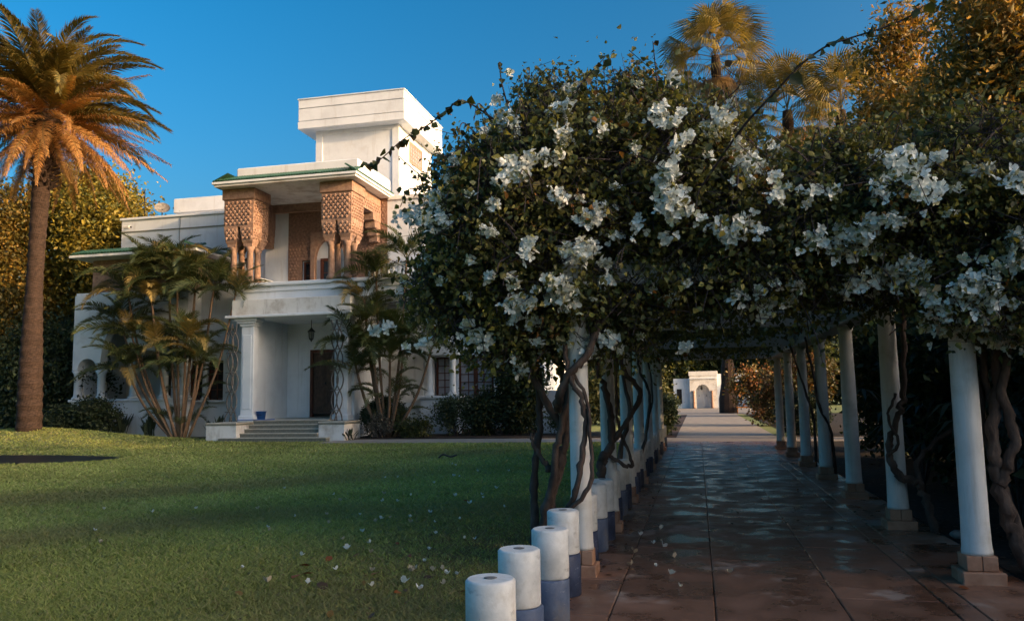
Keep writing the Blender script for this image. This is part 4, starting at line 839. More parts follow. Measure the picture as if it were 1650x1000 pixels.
# ================================================================== BOUGAINVILLEA
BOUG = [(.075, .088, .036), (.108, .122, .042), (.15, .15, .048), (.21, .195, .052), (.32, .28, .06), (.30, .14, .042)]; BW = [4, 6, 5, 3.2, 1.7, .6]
LEFT = [(-1.42, 7.45, 3.1, 1.08, 1.0, 1.08), (-.95, 7.6, 3.5, .95, 1.0, .88), (-.2, 7.5, 3.35, .9, .95, .92), (-2.15, 7.5, 2.6, .56, .6, .45), (-1.65, 7.35, 2.3, .6, .45, .48), (-.9, 7.3, 2.4, .75, .5, .5), (-1.95, 7.5, 3.4, .45, .6, .6), (-1.25, 7.4, 4.3, .32, .35, .22), (-.45, 7.4, 4.25, .36, .35, .24)]
RIGHT = [(.8, 7.4, 2.98, 1.2, .9, .58), (1.8, 7.3, 2.98, 1.0, .9, .56), (2.7, 7.2, 2.95, .9, .9, .6), (2.75, 6.95, 2.4, .55, .45, .5), (2.15, 6.9, 2.4, .5, .35, .35), (.5, 7.2, 2.65, 1.3, .5, .4), (1.7, 7.2, 2.65, .8, .5, .35), (3.6, 7.6, 3.0, .9, .9, .6), (.25, 7.3, 3.75, .3, .35, .22), (1.35, 7.2, 3.5, .35, .35, .2), (2.3, 7.1, 3.55, .35, .35, .22)]
BACKL = [(-1.5, y, 2.95+.1*math.sin(y), .85, 1.2, .75) for y in np.arange(9.2, 24.5, 1.7)]+[(-.3, y, 3.2, 1.0, 1.2, .55) for y in np.arange(9.2, 24.5, 1.9)]
BACKR = [(1.1, y, 3.15, 1.3, 1.2, .5) for y in np.arange(9.2, 24.5, 1.8)]+[(2.7, y, 3.25, .8, 1.2, .5) for y in np.arange(9.0, 24.5, 1.7)]
def bract_cluster(n, r, el, g):
    P = g.normal(size=(n, 3))*np.array([r*el, r*.7, r*.75])*.42; V = []; Fc = []; C = []; k0 = 0
    for p in P:
        ax = unit(g.normal(size=(1, 3))+np.array([[0, -.9, .1]]))[0]; u = unit(np.cross(ax, [[.3, .2, 1.0]]))[0]; v = np.cross(ax, u); ph = g.random()*6; cc = np.array([.90, .91, .84])*(1+g.normal(0, .07)) if g.random() > .13 else np.array([.62, .60, .38])
        for q in range(3):
            a = ph+q*2.094; d = u*math.cos(a)+v*math.sin(a); s = np.cross(ax, d); l = .036*(.75+.5*g.random()); w = l*.5
            pr = [p, p+d*l*.4+s*w+ax*l*.38, p+d*l*.8+s*w*.7+ax*l*.5, p+d*l*1.08+ax*l*.42, p+d*l*.8-s*w*.7+ax*l*.5, p+d*l*.4-s*w+ax*l*.38]
            o = len(V); V += pr; Fc += [[o, o+1, o+2, o+3], [o, o+3, o+4, o+5]]; C += [cc]*6
    return mesh_np('flower_cluster', np.array(V), np.array(Fc), M['petal'], np.array(C))
gB = np.random.default_rng(77)
CL = {'s': [bract_cluster(6, .05, 1.0, gB) for _ in range(4)], 'm': [bract_cluster(15, .075, 1.15, gB) for _ in range(5)], 'l': [bract_cluster(30, .11, 1.3, gB) for _ in range(5)], 'x': [bract_cluster(46, .14, 1.4, gB) for _ in range(4)]}
def flower(parent, p, s):
    k = 's' if s < .10 else 'm' if s < .15 else 'l' if s < .2 else 'x'
    me = CL[k][gB.integers(0, len(CL[k]))]; o = link('flower_cluster', me, parent, Vector(p)-origin(parent), kind='stuff'); o.rotation_euler = (gB.normal(0, .35), gB.normal(0, .5), gB.normal(0, .5)); q = gB.uniform(.9, 1.15); o.scale = (q, q, q); return o
def foliage(parent, lobes, ncl, per, size, seed, shell=.72, twigs=900, shape='hex', cr=.11, flowers=None):
    g = np.random.default_rng(seed); P, D, cid = lobe_points(lobes, ncl, per, g, cr, shell); 
    nz = lambda q, f: np.sin(q[:, 0]*f+1.7*np.sin(q[:, 1]*f*.8))*np.sin(q[:, 2]*f*1.1+1.9*np.sin(q[:, 0]*f*.7+1))+.5*np.sin(q[:, 0]*f*2.3+q[:, 2]*f*1.9)*np.sin(q[:, 1]*f*2.1+2)
    ok = g.random(len(P)) < np.clip(.62+.75*nz(P, 6.5), .10, 1); P, D, cid = P[ok], D[ok], cid[ok]
    V, Fc, k = leaves(P, size*(.7+.75*g.random(ncl))[cid], g, shape, .55, .4, .78, D*.5)
    cl = pick(BOUG, ncl, BW, g, .15)
    yel = np.clip(nz(P, 3.4)-.35, 0, .8)[:, None]*.75; cc = cl[cid]*(1-yel)+np.array([.23, .2, .052])*yel; cc = cc*(1+g.normal(0, .22, (len(P), 1))).clip(.5, 1.7)
    link('foliage', mesh_np('foliage', V-np.array(origin(parent)), Fc, M['leaf'], np.repeat(cc, k, 0)), parent, kind='stuff')
    T, _, _ = lobe_points(lobes, twigs, 1, g, .05, .55); b = []; f = []; n = len(T)
    d = unit(g.normal(size=(n, 3))+np.array([0, 0, .2])); l = .18+.42*g.random(n); s = unit(np.cross(d, g.normal(size=(n, 3)))); s2 = np.cross(d, s); bend = g.normal(size=(n, 3))*.09
    rings = []
    for u, r in ((-.5, .0045), (0, .0036), (.5, .002)):
        c = T+d*(l*u)[:, None]+bend*(1-4*u*u); rings += [c+s*r, c+(-s*.5+s2*.87)*r, c+(-s*.5-s2*.87)*r]
    W = np.stack(rings, 1).reshape(-1, 3); q = np.array([[r*3+i, r*3+(i+1) % 3, r*3+3+(i+1) % 3, r*3+3+i] for r in range(2) for i in range(3)])
    link('twigs', mesh_np('twigs', W-np.array(origin(parent)), (np.arange(n)[:, None, None]*9+q[None]).reshape(-1, 4), M['twig']), parent, kind='stuff')
def stem(parent, pts, r0, r1, name='stem', wob=.02, seed=0):
    g = np.random.default_rng(seed+len(pts)); q = spline(pts, 6); q = [p+g.normal(0, wob*.35, 3) for p in q]; rad = np.linspace(r0, r1, len(q))*(1+g.normal(0, .10, len(q)))
    return MB().tube(q, rad, 9).build(name, M['bark'], parent)
def shoot(parent, pts, nleaf, size, seed, hang=.8, pal=None):
    """long arching shoot with hanging heart-shaped leaves"""
    g = np.random.default_rng(seed); q = spline(pts, 8); s = MB().tube(q, np.linspace(.009, .004, len(q)), 5).build('shoot', M['twig'], parent)
    P = np.array([q[int(i)] for i in np.linspace(0, len(q)-1, nleaf)])+g.normal(0, .01, (nleaf, 3)); V, Fc, k = leaves(P, size, g, 'hex', 1.6*hang, .3, .95)
    c = pick(pal or [(.035, .05, .016), (.05, .06, .018), (.07, .045, .018)], nleaf, None, g); link('shoot_leaves', mesh_np('shoot_leaves', V-np.array(origin(s)), Fc, M['leaf'], np.repeat(c, k, 0)), s, kind='stuff')
FL=[(-1.62,7.2,4.6,0.074),(-1.75,7.2,4.35,0.122),(-1.69,7.2,4.13,0.271),(-1.79,6.89,3.92,0.115),(-1.51,6.9,4.0,0.173),(-1.12,6.86,4.07,0.142),(-1.06,7.2,4.35,0.168),(-1.01,6.85,4.07,0.142),(-1.04,6.65,3.76,0.163),(-0.72,6.68,3.78,0.12),(-1.3,6.55,3.56,0.107),(-1.2,6.58,3.58,0.134),(-1.08,6.59,3.54,0.134),(-1.49,6.49,3.39,0.239),(-1.34,6.49,3.39,0.132),(-2.54,7.2,3.25,0.271),(-2.2,6.76,3.12,0.224),(-2.27,6.87,3.32,0.172),(-1.66,6.49,2.93,0.158),(-1.61,6.47,3.14,0.132),(-1.06,6.51,3.19,0.183),(-0.83,6.62,3.0,0.158),(-0.75,6.67,3.09,0.132),(-0.62,6.81,2.89,0.08),(-1.32,6.5,2.8,0.13),(-1.82,6.54,3.29,0.081),(-2.06,6.84,3.68,0.115),(-1.39,6.51,3.47,0.16),(-0.23,6.73,3.89,0.154),(-0.1,6.68,3.81,0.136),(-0.19,6.65,3.77,0.081),(-0.05,6.75,3.9,0.11),(-0.01,6.62,3.64,0.107),(-0.09,6.59,3.57,0.106),(0.41,6.85,3.59,0.193),(0.51,6.94,3.53,0.139),(0.68,7.2,3.66,0.145),(0.77,7.2,3.61,0.145),(0.45,6.84,3.4,0.246),(0.53,6.82,3.41,0.164),(0.66,6.61,3.25,0.132),(-0.16,6.55,3.34,0.183),(0.18,6.65,3.48,0.08),(0.92,6.52,3.09,0.114),(1.08,6.54,3.07,0.115),(0.35,6.68,3.25,0.08),(0.26,6.85,3.83,0.222),(-0.11,7.2,4.37,0.149),(1.68,6.7,3.39,0.137),(1.47,6.79,3.4,0.122),(1.56,6.53,3.24,0.266),(1.7,6.53,3.26,0.134),(1.84,6.57,3.31,0.119),(1.67,6.41,3.03,0.209),(1.78,6.4,3.04,0.131),(1.4,6.48,3.06,0.183),(2.16,6.52,3.17,0.119),(2.05,6.48,3.16,0.081),(2.32,6.39,3.03,0.161),(1.47,6.49,2.82,0.156),(1.51,6.49,2.79,0.104),(1.21,6.63,2.76,0.211),(1.32,6.58,2.77,0.158),(1.15,6.7,2.65,0.159),(1.28,6.72,2.66,0.16),(0.91,6.6,2.71,0.13),(0.99,6.56,2.79,0.078),(0.99,6.63,2.69,0.105),(1.44,6.71,2.61,0.064),(1.66,6.73,2.52,0.162),(1.4,6.85,2.43,0.26),(1.51,6.78,2.48,0.135),(1.57,6.89,2.38,0.192),(1.66,6.82,2.42,0.245),(1.71,6.73,2.39,0.215),(1.21,6.98,2.36,0.137),(1.24,6.91,2.42,0.109),(1.26,6.82,2.53,0.081),(1.44,7.11,2.32,0.084),(2.3,6.61,2.57,0.218),(2.34,6.53,2.63,0.162),(2.32,6.57,2.45,0.108),(2.18,6.55,2.41,0.134),(1.93,6.61,2.27,0.186),(2.01,6.57,2.32,0.16),(2.06,6.63,2.19,0.188),(2.15,6.57,2.3,0.134),(2.18,6.63,2.17,0.135),(1.84,6.76,2.16,0.217),(1.88,7.2,2.12,0.201),(2.0,7.2,2.1,0.202),(2.19,7.2,2.03,0.203),(2.13,6.77,2.08,0.137),(2.27,7.2,1.98,0.175),(2.39,7.2,2.03,0.175),(2.41,7.2,1.95,0.205),(2.42,6.92,2.0,0.17),(2.3,6.66,2.17,0.082),(2.52,7.2,1.93,0.176),(1.99,6.59,2.52,0.08),(2.11,6.56,2.49,0.07),(-0.93,6.62,2.75,0.235),(-0.85,6.67,2.75,0.184),(-0.78,6.64,3.07,0.132),(-0.85,6.61,2.99,0.131),(-0.43,6.69,2.94,0.147),(-0.18,6.59,3.08,0.208),(-0.24,6.61,3.04,0.104),(-0.07,6.6,3.09,0.209),(-0.1,6.63,3.0,0.13),(-0.22,6.72,2.83,0.116),(-0.64,6.79,2.88,0.107),(-0.73,6.79,2.66,0.133),(-0.72,6.83,2.51,0.117),(-1.09,6.73,2.43,0.185),(-1.04,6.77,2.4,0.133),(-0.19,6.98,2.36,0.135),(0.21,6.63,2.9,0.13),(0.27,6.64,2.81,0.182),(0.3,6.65,2.77,0.104),(0.38,6.57,2.88,0.155),(0.52,6.56,2.81,0.103),(0.65,6.51,3.05,0.114),(-0.06,6.81,2.46,0.085),(0.35,6.89,2.34,0.117),(0.52,6.87,2.35,0.133),(0.6,7.06,2.27,0.192),(0.77,7.02,2.29,0.137),(0.8,6.83,2.4,0.107),(0.66,6.8,2.41,0.079),(0.39,7.2,2.25,0.084),(-0.09,7.2,1.96,0.111),(-0.92,7.06,1.96,0.165),(-0.74,7.0,2.02,0.152),(-0.67,7.13,1.96,0.121),(-1.09,7.03,2.0,0.082),(-0.15,6.55,3.33,0.157),(-0.6,6.65,3.29,0.08),(-2.98,7.2,2.19,0.132),(-2.84,7.2,2.21,0.131),(-2.64,7.2,2.02,0.077),(-2.47,7.2,2.06,0.106),(-2.0,7.0,2.18,0.14),(-1.92,7.0,2.09,0.196),(-1.83,7.0,2.03,0.156),(-1.53,6.77,2.32,0.161),(-1.44,6.74,2.34,0.187),(-1.37,6.74,2.34,0.107),(-1.53,6.88,2.22,0.109),(-1.38,6.94,2.17,0.12),(-1.36,7.06,2.02,0.1),(-1.61,7.16,1.87,0.124),(-1.55,7.2,1.79,0.142),(-1.12,6.71,2.44,0.158),(-1.08,6.79,2.37,0.213),(-1.03,6.77,2.41,0.106),(-1.16,6.65,2.5,0.157),(-1.49,6.61,2.53,0.147),(-1.69,6.61,2.58,0.133),(-0.95,7.11,1.94,0.155),(-1.34,6.52,2.72,0.104),(-1.85,6.61,2.71,0.075),(-2.39,7.03,2.81,0.081),(-2.66,7.2,2.64,0.083)]
FGR= [(-7.07, 8.47),(-8.42, 10.26),(-7.39, 9.95),(-6.41, 7.76),(-6.94, 10.29),(-3.85, 7.44),(-3.59, 6.35),(-4.12, 6.84),(-3.79, 8.8),(-2.88, 6.89),(-2.43, 6.49),(-3.51, 10.37),(-3.21, 9.63),(-3.64, 9.93),(-5.13, 9.76),(-4.45, 9.29),(-3.81, 8.33),(-3.44, 8.19),(-3.92, 9.5),(-3.96, 9.74),(-3.87, 9.85),(-3.5, 9.55),(-2.54, 7.37),(-2.09, 6.51),(-2.95, 9.86),(-3.23, 7.68),(-2.55, 6.94),(-2.52, 6.99),(-2.34, 6.97),(-2.43, 6.49),(-2.27, 7.03),(-4.58, 11.37),(-6.01, 15.04),(-5.68, 12.07),(-5.22, 11.31),(-4.72, 15.35),(-4.56, 15.24),(-3.7, 12.1),(-2.93, 8.83),(-2.51, 8.57),(-2.39, 8.55),(-3.34, 12.36),(-7.81, 14.35),(-6.99, 12.89),(-6.0, 10.33),(-4.92, 8.7),(-3.22, 6.89),(-2.18, 6.87),(-2.08, 6.86),(-2.23, 6.3),(-2.65, 6.34),(-3.23, 6.36),(-5.04, 8.9),(-3.21, 12.0),(-3.31, 13.19),(-2.67, 11.05),(-2.7, 7.92),(-3.53, 7.8),(-4.8, 9.95),(-4.35, 10.01),(-4.37, 11.39),(-3.24, 11.3),(-4.5, 16.38),(-5.4, 17.82),(-5.61, 18.14),(-3.85, 16.41),(-5.77, 15.05),(-4.67, 14.03),(-4.42, 12.11),(-4.91, 12.22)]
FPA= [(-0.69, 8.19),(-0.64, 7.47),(-0.42, 7.43),(-0.27, 7.86),(-0.42, 8.7),(-0.67, 9.04),(-0.29, 7.15),(0.21, 7.27),(-0.2, 6.72),(-0.47, 9.46),(-0.5, 8.55),(-0.4, 8.39),(-0.66, 8.04)]
LGR= [(-4.2, 6.38),(-3.45, 6.58),(-3.4, 6.69),(-3.05, 6.28),(-2.79, 6.8),(-2.73, 6.58),(-2.68, 6.19),(-2.76, 6.44),(-2.26, 6.78),(-2.37, 6.18),(-2.61, 5.49),(-2.3, 5.51),(-1.8, 6.69),(-2.33, 6.25),(-9.03, 10.46),(-6.75, 8.14),(-3.61, 5.95),(-3.01, 12.39),(-3.39, 11.62),(-3.89, 12.31),(-2.78, 7.59),(-3.3, 7.52),(-3.51, 7.34),(-2.28, 7.37),(-2.3, 6.73),(-1.86, 6.26),(-3.44, 14.63),(-2.96, 10.43),(-3.14, 8.2),(-3.6, 7.02)]

VA = thing('bougainvillea', 'white flowering bougainvillea mounded over the front left corner of the pergola', 'vine', (-1.35, 7.5, 0), 'bougainvillea on the pergola')
VB = thing('bougainvillea', 'white flowering bougainvillea draped over the front right corner of the pergola', 'vine', (2.5, 7.5, 0), 'bougainvillea on the pergola')
VC = thing('bougainvillea', 'bougainvillea climbing the second left column and roofing the left side', 'vine', (-1.05, 9.2, 0), 'bougainvillea on the pergola')
VD = thing('bougainvillea', 'bougainvillea twisting up the second right column and roofing the right side', 'vine', (2.4, 9.7, 0), 'bougainvillea on the pergola')
foliage(VA, LEFT, 4600, 32, .038, 201, .74, 8000); foliage(VB, RIGHT, 4300, 32, .038, 202, .74, 7000)
foliage(VC, BACKL, 2900, 26, .08, 203, .6, 1200, 'rhomb', .17); foliage(VD, BACKR, 2900, 26, .08, 204, .6, 1000, 'rhomb', .17)
for par, lobes, sd in ((VA, LEFT, 211), (VB, RIGHT, 212)):
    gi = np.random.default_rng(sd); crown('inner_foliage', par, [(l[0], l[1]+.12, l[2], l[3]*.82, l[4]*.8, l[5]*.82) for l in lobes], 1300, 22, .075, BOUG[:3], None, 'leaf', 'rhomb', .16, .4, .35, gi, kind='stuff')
for x, y, z, s in FL: flower(VA if x < .15 else VB, (x, y-.02, z), s)
# clusters on the flanks and top that the front does not show
def flank(parent, lobes, n, seed):
    g = np.random.default_rng(seed); P, D, _ = lobe_points(lobes, n, 1, g, .03, .97)
    for p, d in zip(P, D):
        if d[1] > .1 or d[0] > .9: flower(parent, p, g.choice([.08, .12, .16]))
def sprinkle(parent, lobes, n, seed):
    g = np.random.default_rng(seed); P, D, _ = lobe_points(lobes, n*3, 1, g, .01, .98); k = 0
    for p, d in zip(P, D):
        if d[1] < -.25 and k < n and all(sum(((p-np.array(l[:3]))/np.array(l[3:]))**2) > .9 for l in lobes): flower(parent, p, .07); k += 1
sprinkle(VA, LEFT, 60, 311); sprinkle(VB, RIGHT, 50, 312)
flank(VA, LEFT, 22, 301); flank(VB, RIGHT, 16, 302); flank(VC, BACKL, 60, 303); flank(VD, BACKR, 55, 304)
stem(VA, [(-1.55, 7.6, -.05), (-1.54, 7.6, .4), (-1.54, 7.6, .72), (-1.5, 7.6, 1.07), (-1.47, 7.6, 1.42), (-1.48, 7.6, 1.77), (-1.61, 7.55, 2.01), (-1.88, 7.5, 2.3)], .042, .025, seed=1)
stem(VA, [(-1.36, 7.5, -.05), (-1.39, 7.5, .34), (-1.35, 7.5, .67), (-1.26, 7.48, .96), (-1.19, 7.45, 1.24), (-1.2, 7.45, 1.53), (-1.24, 7.5, 1.76), (-1.38, 7.5, 2.1)], .056, .034, wob=.035, seed=2)
stem(VA, [(-1.42, 7.45, -.05), (-1.41, 7.44, .45), (-1.33, 7.4, .73), (-1.30, 7.4, 1.0), (-1.22, 7.38, 1.3), (-1.1, 7.4, 1.7), (-.95, 7.4, 2.2)], .045, .028, wob=.03, seed=3)
stem(VA, [(-1.36, 7.48, .86), (-1.42, 7.5, .93), (-1.5, 7.5, 1.06), (-1.55, 7.52, 1.2)], .03, .012, seed=4)
stem(VA, [(-1.23, 7.46, 1.24), (-1.36, 7.44, 1.47), (-1.5, 7.42, 1.71), (-1.65, 7.4, 1.86), (-1.9, 7.4, 2.1)], .04, .022, seed=5)
stem(VA, [(-1.25, 7.3, .45), (-1.07, 6.93, .68), (-.99, 6.92, 1.0), (-.95, 6.93, 1.31), (-.98, 6.93, 1.53), (-1.07, 6.95, 1.69), (-1.12, 7.0, 2.0)], .028, .02, seed=6)
stem(VA, [(-1.25, 7.3, 1.42), (-1.19, 7.05, 1.53), (-1.07, 6.95, 1.75), (-.92, 6.95, 1.9), (-.8, 7.0, 2.2)], .04, .03, seed=7)
stem(VA, [(-1.3, 7.42, .3), (-1.18, 7.0, .5), (-.93, 6.9, .78), (-.90, 6.9, 1.15), (-.93, 6.92, 1.5), (-1.05, 6.97, 1.75)], .022, .014, seed=8)
stem(VC, [(-1.16, 9.25, -.05), (-1.12, 9.25, .3), (-1.09, 9.22, .62), (-1.09, 9.2, .82), (-.98, 9.2, .96), (-.96, 9.2, 1.31), (-1.02, 9.2, 1.59), (-1.09, 9.2, 1.87), (-1.12, 9.2, 2.3)], .06, .03, wob=.03, seed=9)
stem(VC, [(-.98, 9.2, 1.0), (-.79, 9.2, 1.24), (-.64, 9.2, 1.51), (-.67, 9.2, 1.65), (-.81, 9.2, 1.83), (-.84, 9.2, 2.3)], .035, .022, seed=10)
stem(VC, [(-1.05, 9.25, .9), (-.9, 9.22, .8), (-.75, 9.25, .75), (-.8, 9.25, .95), (-.9, 9.25, 1.3), (-.88, 9.25, 2.3)], .022, .014, seed=11)
stem(VC, [(-1.12, 11.7, -.05), (-1.1, 11.7, .8), (-.95, 11.65, 1.3), (-1.05, 11.7, 1.9), (-1.0, 11.7, 2.5)], .04, .02, seed=12); stem(VC, [(-1.0, 14.1, .4), (-.85, 14.1, 1.1), (-.82, 14.1, 1.6), (-.98, 14.1, 2.0), (-.95, 14.1, 2.5)], .03, .018, seed=13)
stem(VC, [(-1.14, 16.8, -.05), (-1.05, 16.8, .9), (-.9, 16.75, 1.5), (-1.0, 16.8, 2.5)], .03, .018, seed=14)
stem(VB, [(2.62, 7.5, -.05), (2.53, 7.5, .21), (2.46, 7.5, .41), (2.40, 7.5, .71), (2.37, 7.5, 1.06), (2.41, 7.5, 1.42), (2.45, 7.5, 1.68), (2.45, 7.4, 2.3)], .066, .04, wob=.03, seed=15)
stem(VB, [(2.40, 7.48, .75), (2.47, 7.46, .95), (2.52, 7.46, 1.16), (2.46, 7.46, 1.47), (2.5, 7.45, 1.73), (2.6, 7.4, 2.2)], .045, .035, seed=16)
stem(VB, [(2.42, 7.55, 1.38), (2.38, 7.6, 1.68), (2.33, 7.6, 2.3)], .035, .028, seed=17); stem(VB, [(2.66, 7.6, -.05), (2.5, 7.65, .6), (2.36, 7.62, 1.2), (2.3, 7.6, 1.7), (2.28, 7.5, 2.4)], .05, .03, seed=18)
stem(VD, [(2.47, 9.75, -.05), (2.36, 9.72, .39), (2.29, 9.7, .55), (2.12, 9.7, .62), (2.03, 9.73, .82), (2.07, 9.72, 1.06), (2.17, 9.72, 1.33), (2.24, 9.75, 1.6), (2.3, 9.8, 2.5)], .05, .028, wob=.03, seed=19)
stem(VD, [(2.33, 9.72, .5), (2.33, 9.8, .74), (2.55, 9.85, .98), (2.78, 9.9, 1.15), (2.94, 10.0, 1.4), (2.9, 10.0, 2.5)], .03, .02, seed=20); stem(VD, [(2.02, 9.72, .8), (2.12, 9.66, 1.0), (2.04, 9.7, 1.25), (2.14, 9.7, 1.5)], .02, .014, seed=21)
stem(VD, [(2.3, 15.2, -.05), (2.25, 15.1, .8), (2.05, 15.05, 1.3), (2.0, 15.1, 1.8), (1.9, 15.1, 2.5)], .03, .02, seed=22); stem(VD, [(2.3, 17.7, -.05), (2.3, 17.6, .9), (2.1, 17.5, 1.7), (1.9, 17.6, 2.5)], .03, .02, seed=23)
shoot(VA, [(-1.7, 7.2, 4.1), (-2.0, 6.95, 4.27), (-2.15, 6.9, 4.18), (-2.33, 6.9, 4.06), (-2.58, 6.9, 3.94), (-2.82, 6.9, 3.76), (-2.98, 6.9, 3.72)], 46, .07, 401)
shoot(VB, [(.1, 6.3, 3.15), (.36, 5.6, 3.34), (.56, 5.3, 3.47), (.72, 5.2, 3.6), (.87, 5.2, 3.7), (1.02, 5.2, 3.74), (1.2, 5.2, 3.78), (1.35, 5.2, 3.83), (1.46, 5.2, 3.9)], 26, .07, 402, .5, [(.045, .06, .02), (.06, .07, .024)])
shoot(VA, [(-1.0, 7.1, 4.0), (-.93, 6.8, 4.18), (-.84, 6.8, 4.31), (-.75, 6.8, 4.4), (-.67, 6.8, 4.48)], 14, .075, 403); shoot(VA, [(-1.6, 7.2, 4.1), (-1.63, 7.0, 4.33), (-1.66, 7.0, 4.48), (-1.67, 7.0, 4.63)], 12, .05, 404)
shoot(VA, [(-2.1, 7.3, 3.9), (-2.37, 7.2, 3.8), (-2.33, 7.2, 3.55), (-2.41, 7.2, 3.38), (-2.44, 7.2, 3.26)], 18, .075, 405)
gs = np.random.default_rng(410)
for k in range(46):
    lobes = LEFT if k < 28 else RIGHT; P, D, _ = lobe_points(lobes[:3] if k < 28 else lobes[:3], 1, 1, gs, .01, .95); p = P[0]; d = D[0]; d = d+np.array([0, -.2, .5]); d /= np.linalg.norm(d)
    if d[2] < .15: continue
    l = .3+.45*gs.random(); e = p+d*l+np.array([0, 0, -.1*l]); m = p+d*l*.5+gs.normal(0, .05, 3); shoot(VA if k < 28 else VB, [p-d*.15, p, m, e], int(6+10*l), .06, 420+k)

# trailing sprays along the lower edge and the left flank
gs = np.random.default_rng(610)
for k in range(120):
    left = k < 75; lobes = LEFT if left else RIGHT; P, D, _ = lobe_points(lobes, 1, 1, gs, .01, .93); p = P[0]; d = D[0]
    if d[1] > .3: continue
    l = .2+.4*gs.random(); d = d+np.array([-.4*(gs.random() if left else 0), -.25, -.15]); d /= np.linalg.norm(d); m = p+d*l*.6; e = m+np.array([d[0]*.25, d[1]*.25, -.45])*l*.8
    shoot(VA if left else VB, [p-d*.12, p, m, e], int(7+16*l), .05, 640+k, .9, [(.09, .095, .03), (.15, .135, .035), (.25, .22, .05), (.06, .07, .026)])

# ================================================================== LITTER, PEBBLES
def fallen(kind, pts, z, group, label, seed, sizes=(.8, 1.3)):
    g = np.random.default_rng(seed); ms = []
    for q in range(4):
        V = []; Fc = []; C = []
        if kind == 'fallen_flower':
            for u in range(3):
                a = u*2.09+q; d = np.array([math.cos(a)*.7, math.sin(a)*.7, .75+.3*g.random()]); s = np.array([-math.sin(a), math.cos(a), 0]); l = .036; o = len(V); V += [np.zeros(3), d*l*.5+s*l*.5, d*l+s*l*.25, d*l-s*l*.25, d*l*.5-s*l*.5]; Fc += [[o, o+1, o+2], [o, o+2, o+3], [o, o+3, o+4]]; C += [[(.74, .75, .68), (.70, .68, .58), (.74, .74, .70), (.52, .43, .30)][q]]*5
        else:
            l = .05; c = [(.28, .085, .02), (.24, .13, .03), (.10, .055, .03), (.2, .06, .02)][q]; V = [np.array(p)*l for p in ((-.9, 0, .05), (-.2, .5, .25), (.5, .35, .2), (1, 0, .1), (.5, -.35, .25), (-.2, -.5, .1))]; Fc = [[0, 1, 5], [1, 2, 5], [2, 4, 5], [2, 3, 4]]; C = [c]*6
        ms.append(mesh_np(kind, np.array(V), np.array(Fc), M['petal'] if kind == 'fallen_flower' else M['leaf'], np.array(C)))
    for (x, y) in pts:
        zz = z+float(mound(x, y)) if x < -1.2 else z; o = link(kind, ms[g.integers(0, 4)], None, (x, y, zz)); s = g.uniform(*sizes)*(.75+.5*g.random()); o.scale = (s, s, s); o.rotation_euler = (g.normal(0, .3), g.normal(0, .3), g.random()*6.28); tag(o, label, 'flower' if kind == 'fallen_flower' else 'leaf', group)
fallen('fallen_flower', FGR, .03, 'fallen flowers on the lawn', 'small white fallen flower lying on the lawn grass', 501)
gl = np.random.default_rng(502)
fallen('fallen_flower', FPA, .028, 'fallen flowers on the path', 'small white fallen flower lying on the wet path', 503)
fallen('fallen_leaf', LGR, .028, 'fallen leaves on the lawn', 'orange brown fallen leaf lying on the lawn grass', 504, (.8, 1.5))
fallen('fallen_leaf', [(1.93, 6.98)], .03, None, 'single orange leaf lying at the foot of the nearest right column', 505, (1.1, 1.2))
def litter(name, label, n, x0, x1, y0, y1, z, size, pal, seed, cen=None):
    g = np.random.default_rng(seed); P = np.stack([x0+(x1-x0)*g.random(n), y0+(y1-y0)*g.random(n)**1.3, np.full(n, z)], 1)
    if cen is not None: P[:, 0] = np.clip(cen[0]+g.normal(0, cen[1], n), x0, x1)
    V, Fc, k = leaves(P, size, g, 'rhomb', 0, 6, .6); V[:, 2] = np.maximum(V[:, 2], z); V[:, 2] = z+(V[:, 2]-z)*.35; return tag(link(name, mesh_np(name, V, Fc, M['leaf'], np.repeat(pick(pal, n, None, g), k, 0))), label, 'litter', kind='stuff')
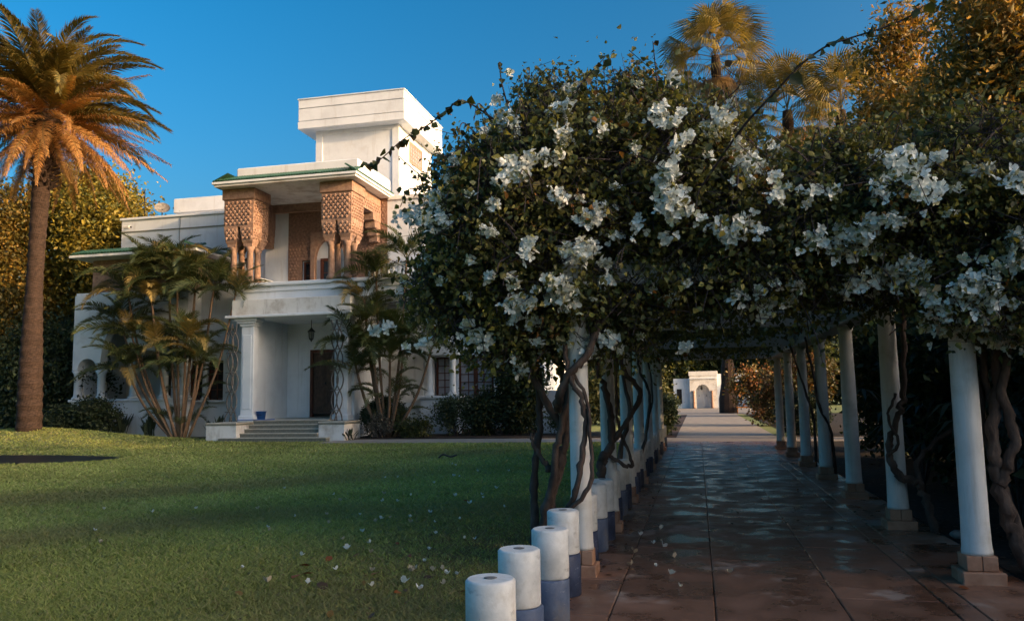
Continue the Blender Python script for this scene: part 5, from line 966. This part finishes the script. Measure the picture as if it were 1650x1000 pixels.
litter('path_litter', 'dark dead leaves scattered on the wet path under the pergola', 420, -.9, 1.9, 9.5, 26, .03, .06, [(.02, .012, .008), (.03, .018, .01)], 511)
litter('edge_litter', 'dead leaves gathered along the left path edge between the bollards', 260, -1.2, -.55, 7, 20, .03, .055, [(.10, .045, .02), (.05, .028, .016), (.14, .06, .025)], 512, (-.95, .14))
litter('bed_litter', 'dry leaves and twigs covering the dark bed on the right', 1500, 2.55, 5.5, 6.0, 20, .025, .07, [(.05, .03, .018), (.08, .05, .03), (.03, .02, .014)], 513)
litter('lawn_litter', 'small brown leaf litter on the lawn under the bougainvillea', 700, -4.6, -1.3, 5.2, 12.5, .02, .035, [(.10, .06, .03), (.07, .045, .025), (.15, .075, .03)], 514, (-2.2, 1.0))
g = random.Random(9); PBL = [(2.58, 7.2), (2.72, 7.0), (2.66, 6.85), (2.86, 7.15), (2.55, 9.3), (2.7, 9.2), (2.82, 9.35), (2.6, 8.9), (2.95, 8.1), (3.05, 7.6)]
for k, (x, y) in enumerate(PBL):
    r = g.uniform(.05, .085); b = MB(); n = 10; rings = []
    for u in (-.9, -.45, 0, .45, .9):
        rr = math.sqrt(1-u*u); rings += [(r*rr*math.cos(6.2832*i/n)*(1+.1*g.uniform(-1, 1)), r*.8*rr*math.sin(6.2832*i/n)*(1+.1*g.uniform(-1, 1)), r*.6*u) for i in range(n)]
    b.add(rings, [[a*n+i, a*n+(i+1) % n, a*n+n+(i+1) % n, a*n+n+i] for a in range(4) for i in range(n)]+[[n-1-i for i in range(n)], [4*n+i for i in range(n)]], True)
    o = link('pebble', b.mesh('pebble', M['pebble']), None, (x, y, .016+r*.5)); o.rotation_euler.z = g.uniform(0, 6); tag(o, 'grey rounded stone beside the plinth of %s right column' % ('the nearest' if y < 8.5 else 'the second'), 'stone', 'stones beside the nearest right column' if y < 8.5 else 'stones beside the second right column')
tw_ = MB().tube(spline([(-6.4, 19.6, .05), (-6.25, 19.5, .13), (-6.1, 19.6, .07), (-5.9, 19.5, .12)], 4), .022, 6).build('fallen_twig', M['twig']); tag(tw_, 'small dark twig lying alone on the lawn before the steps', 'twig')
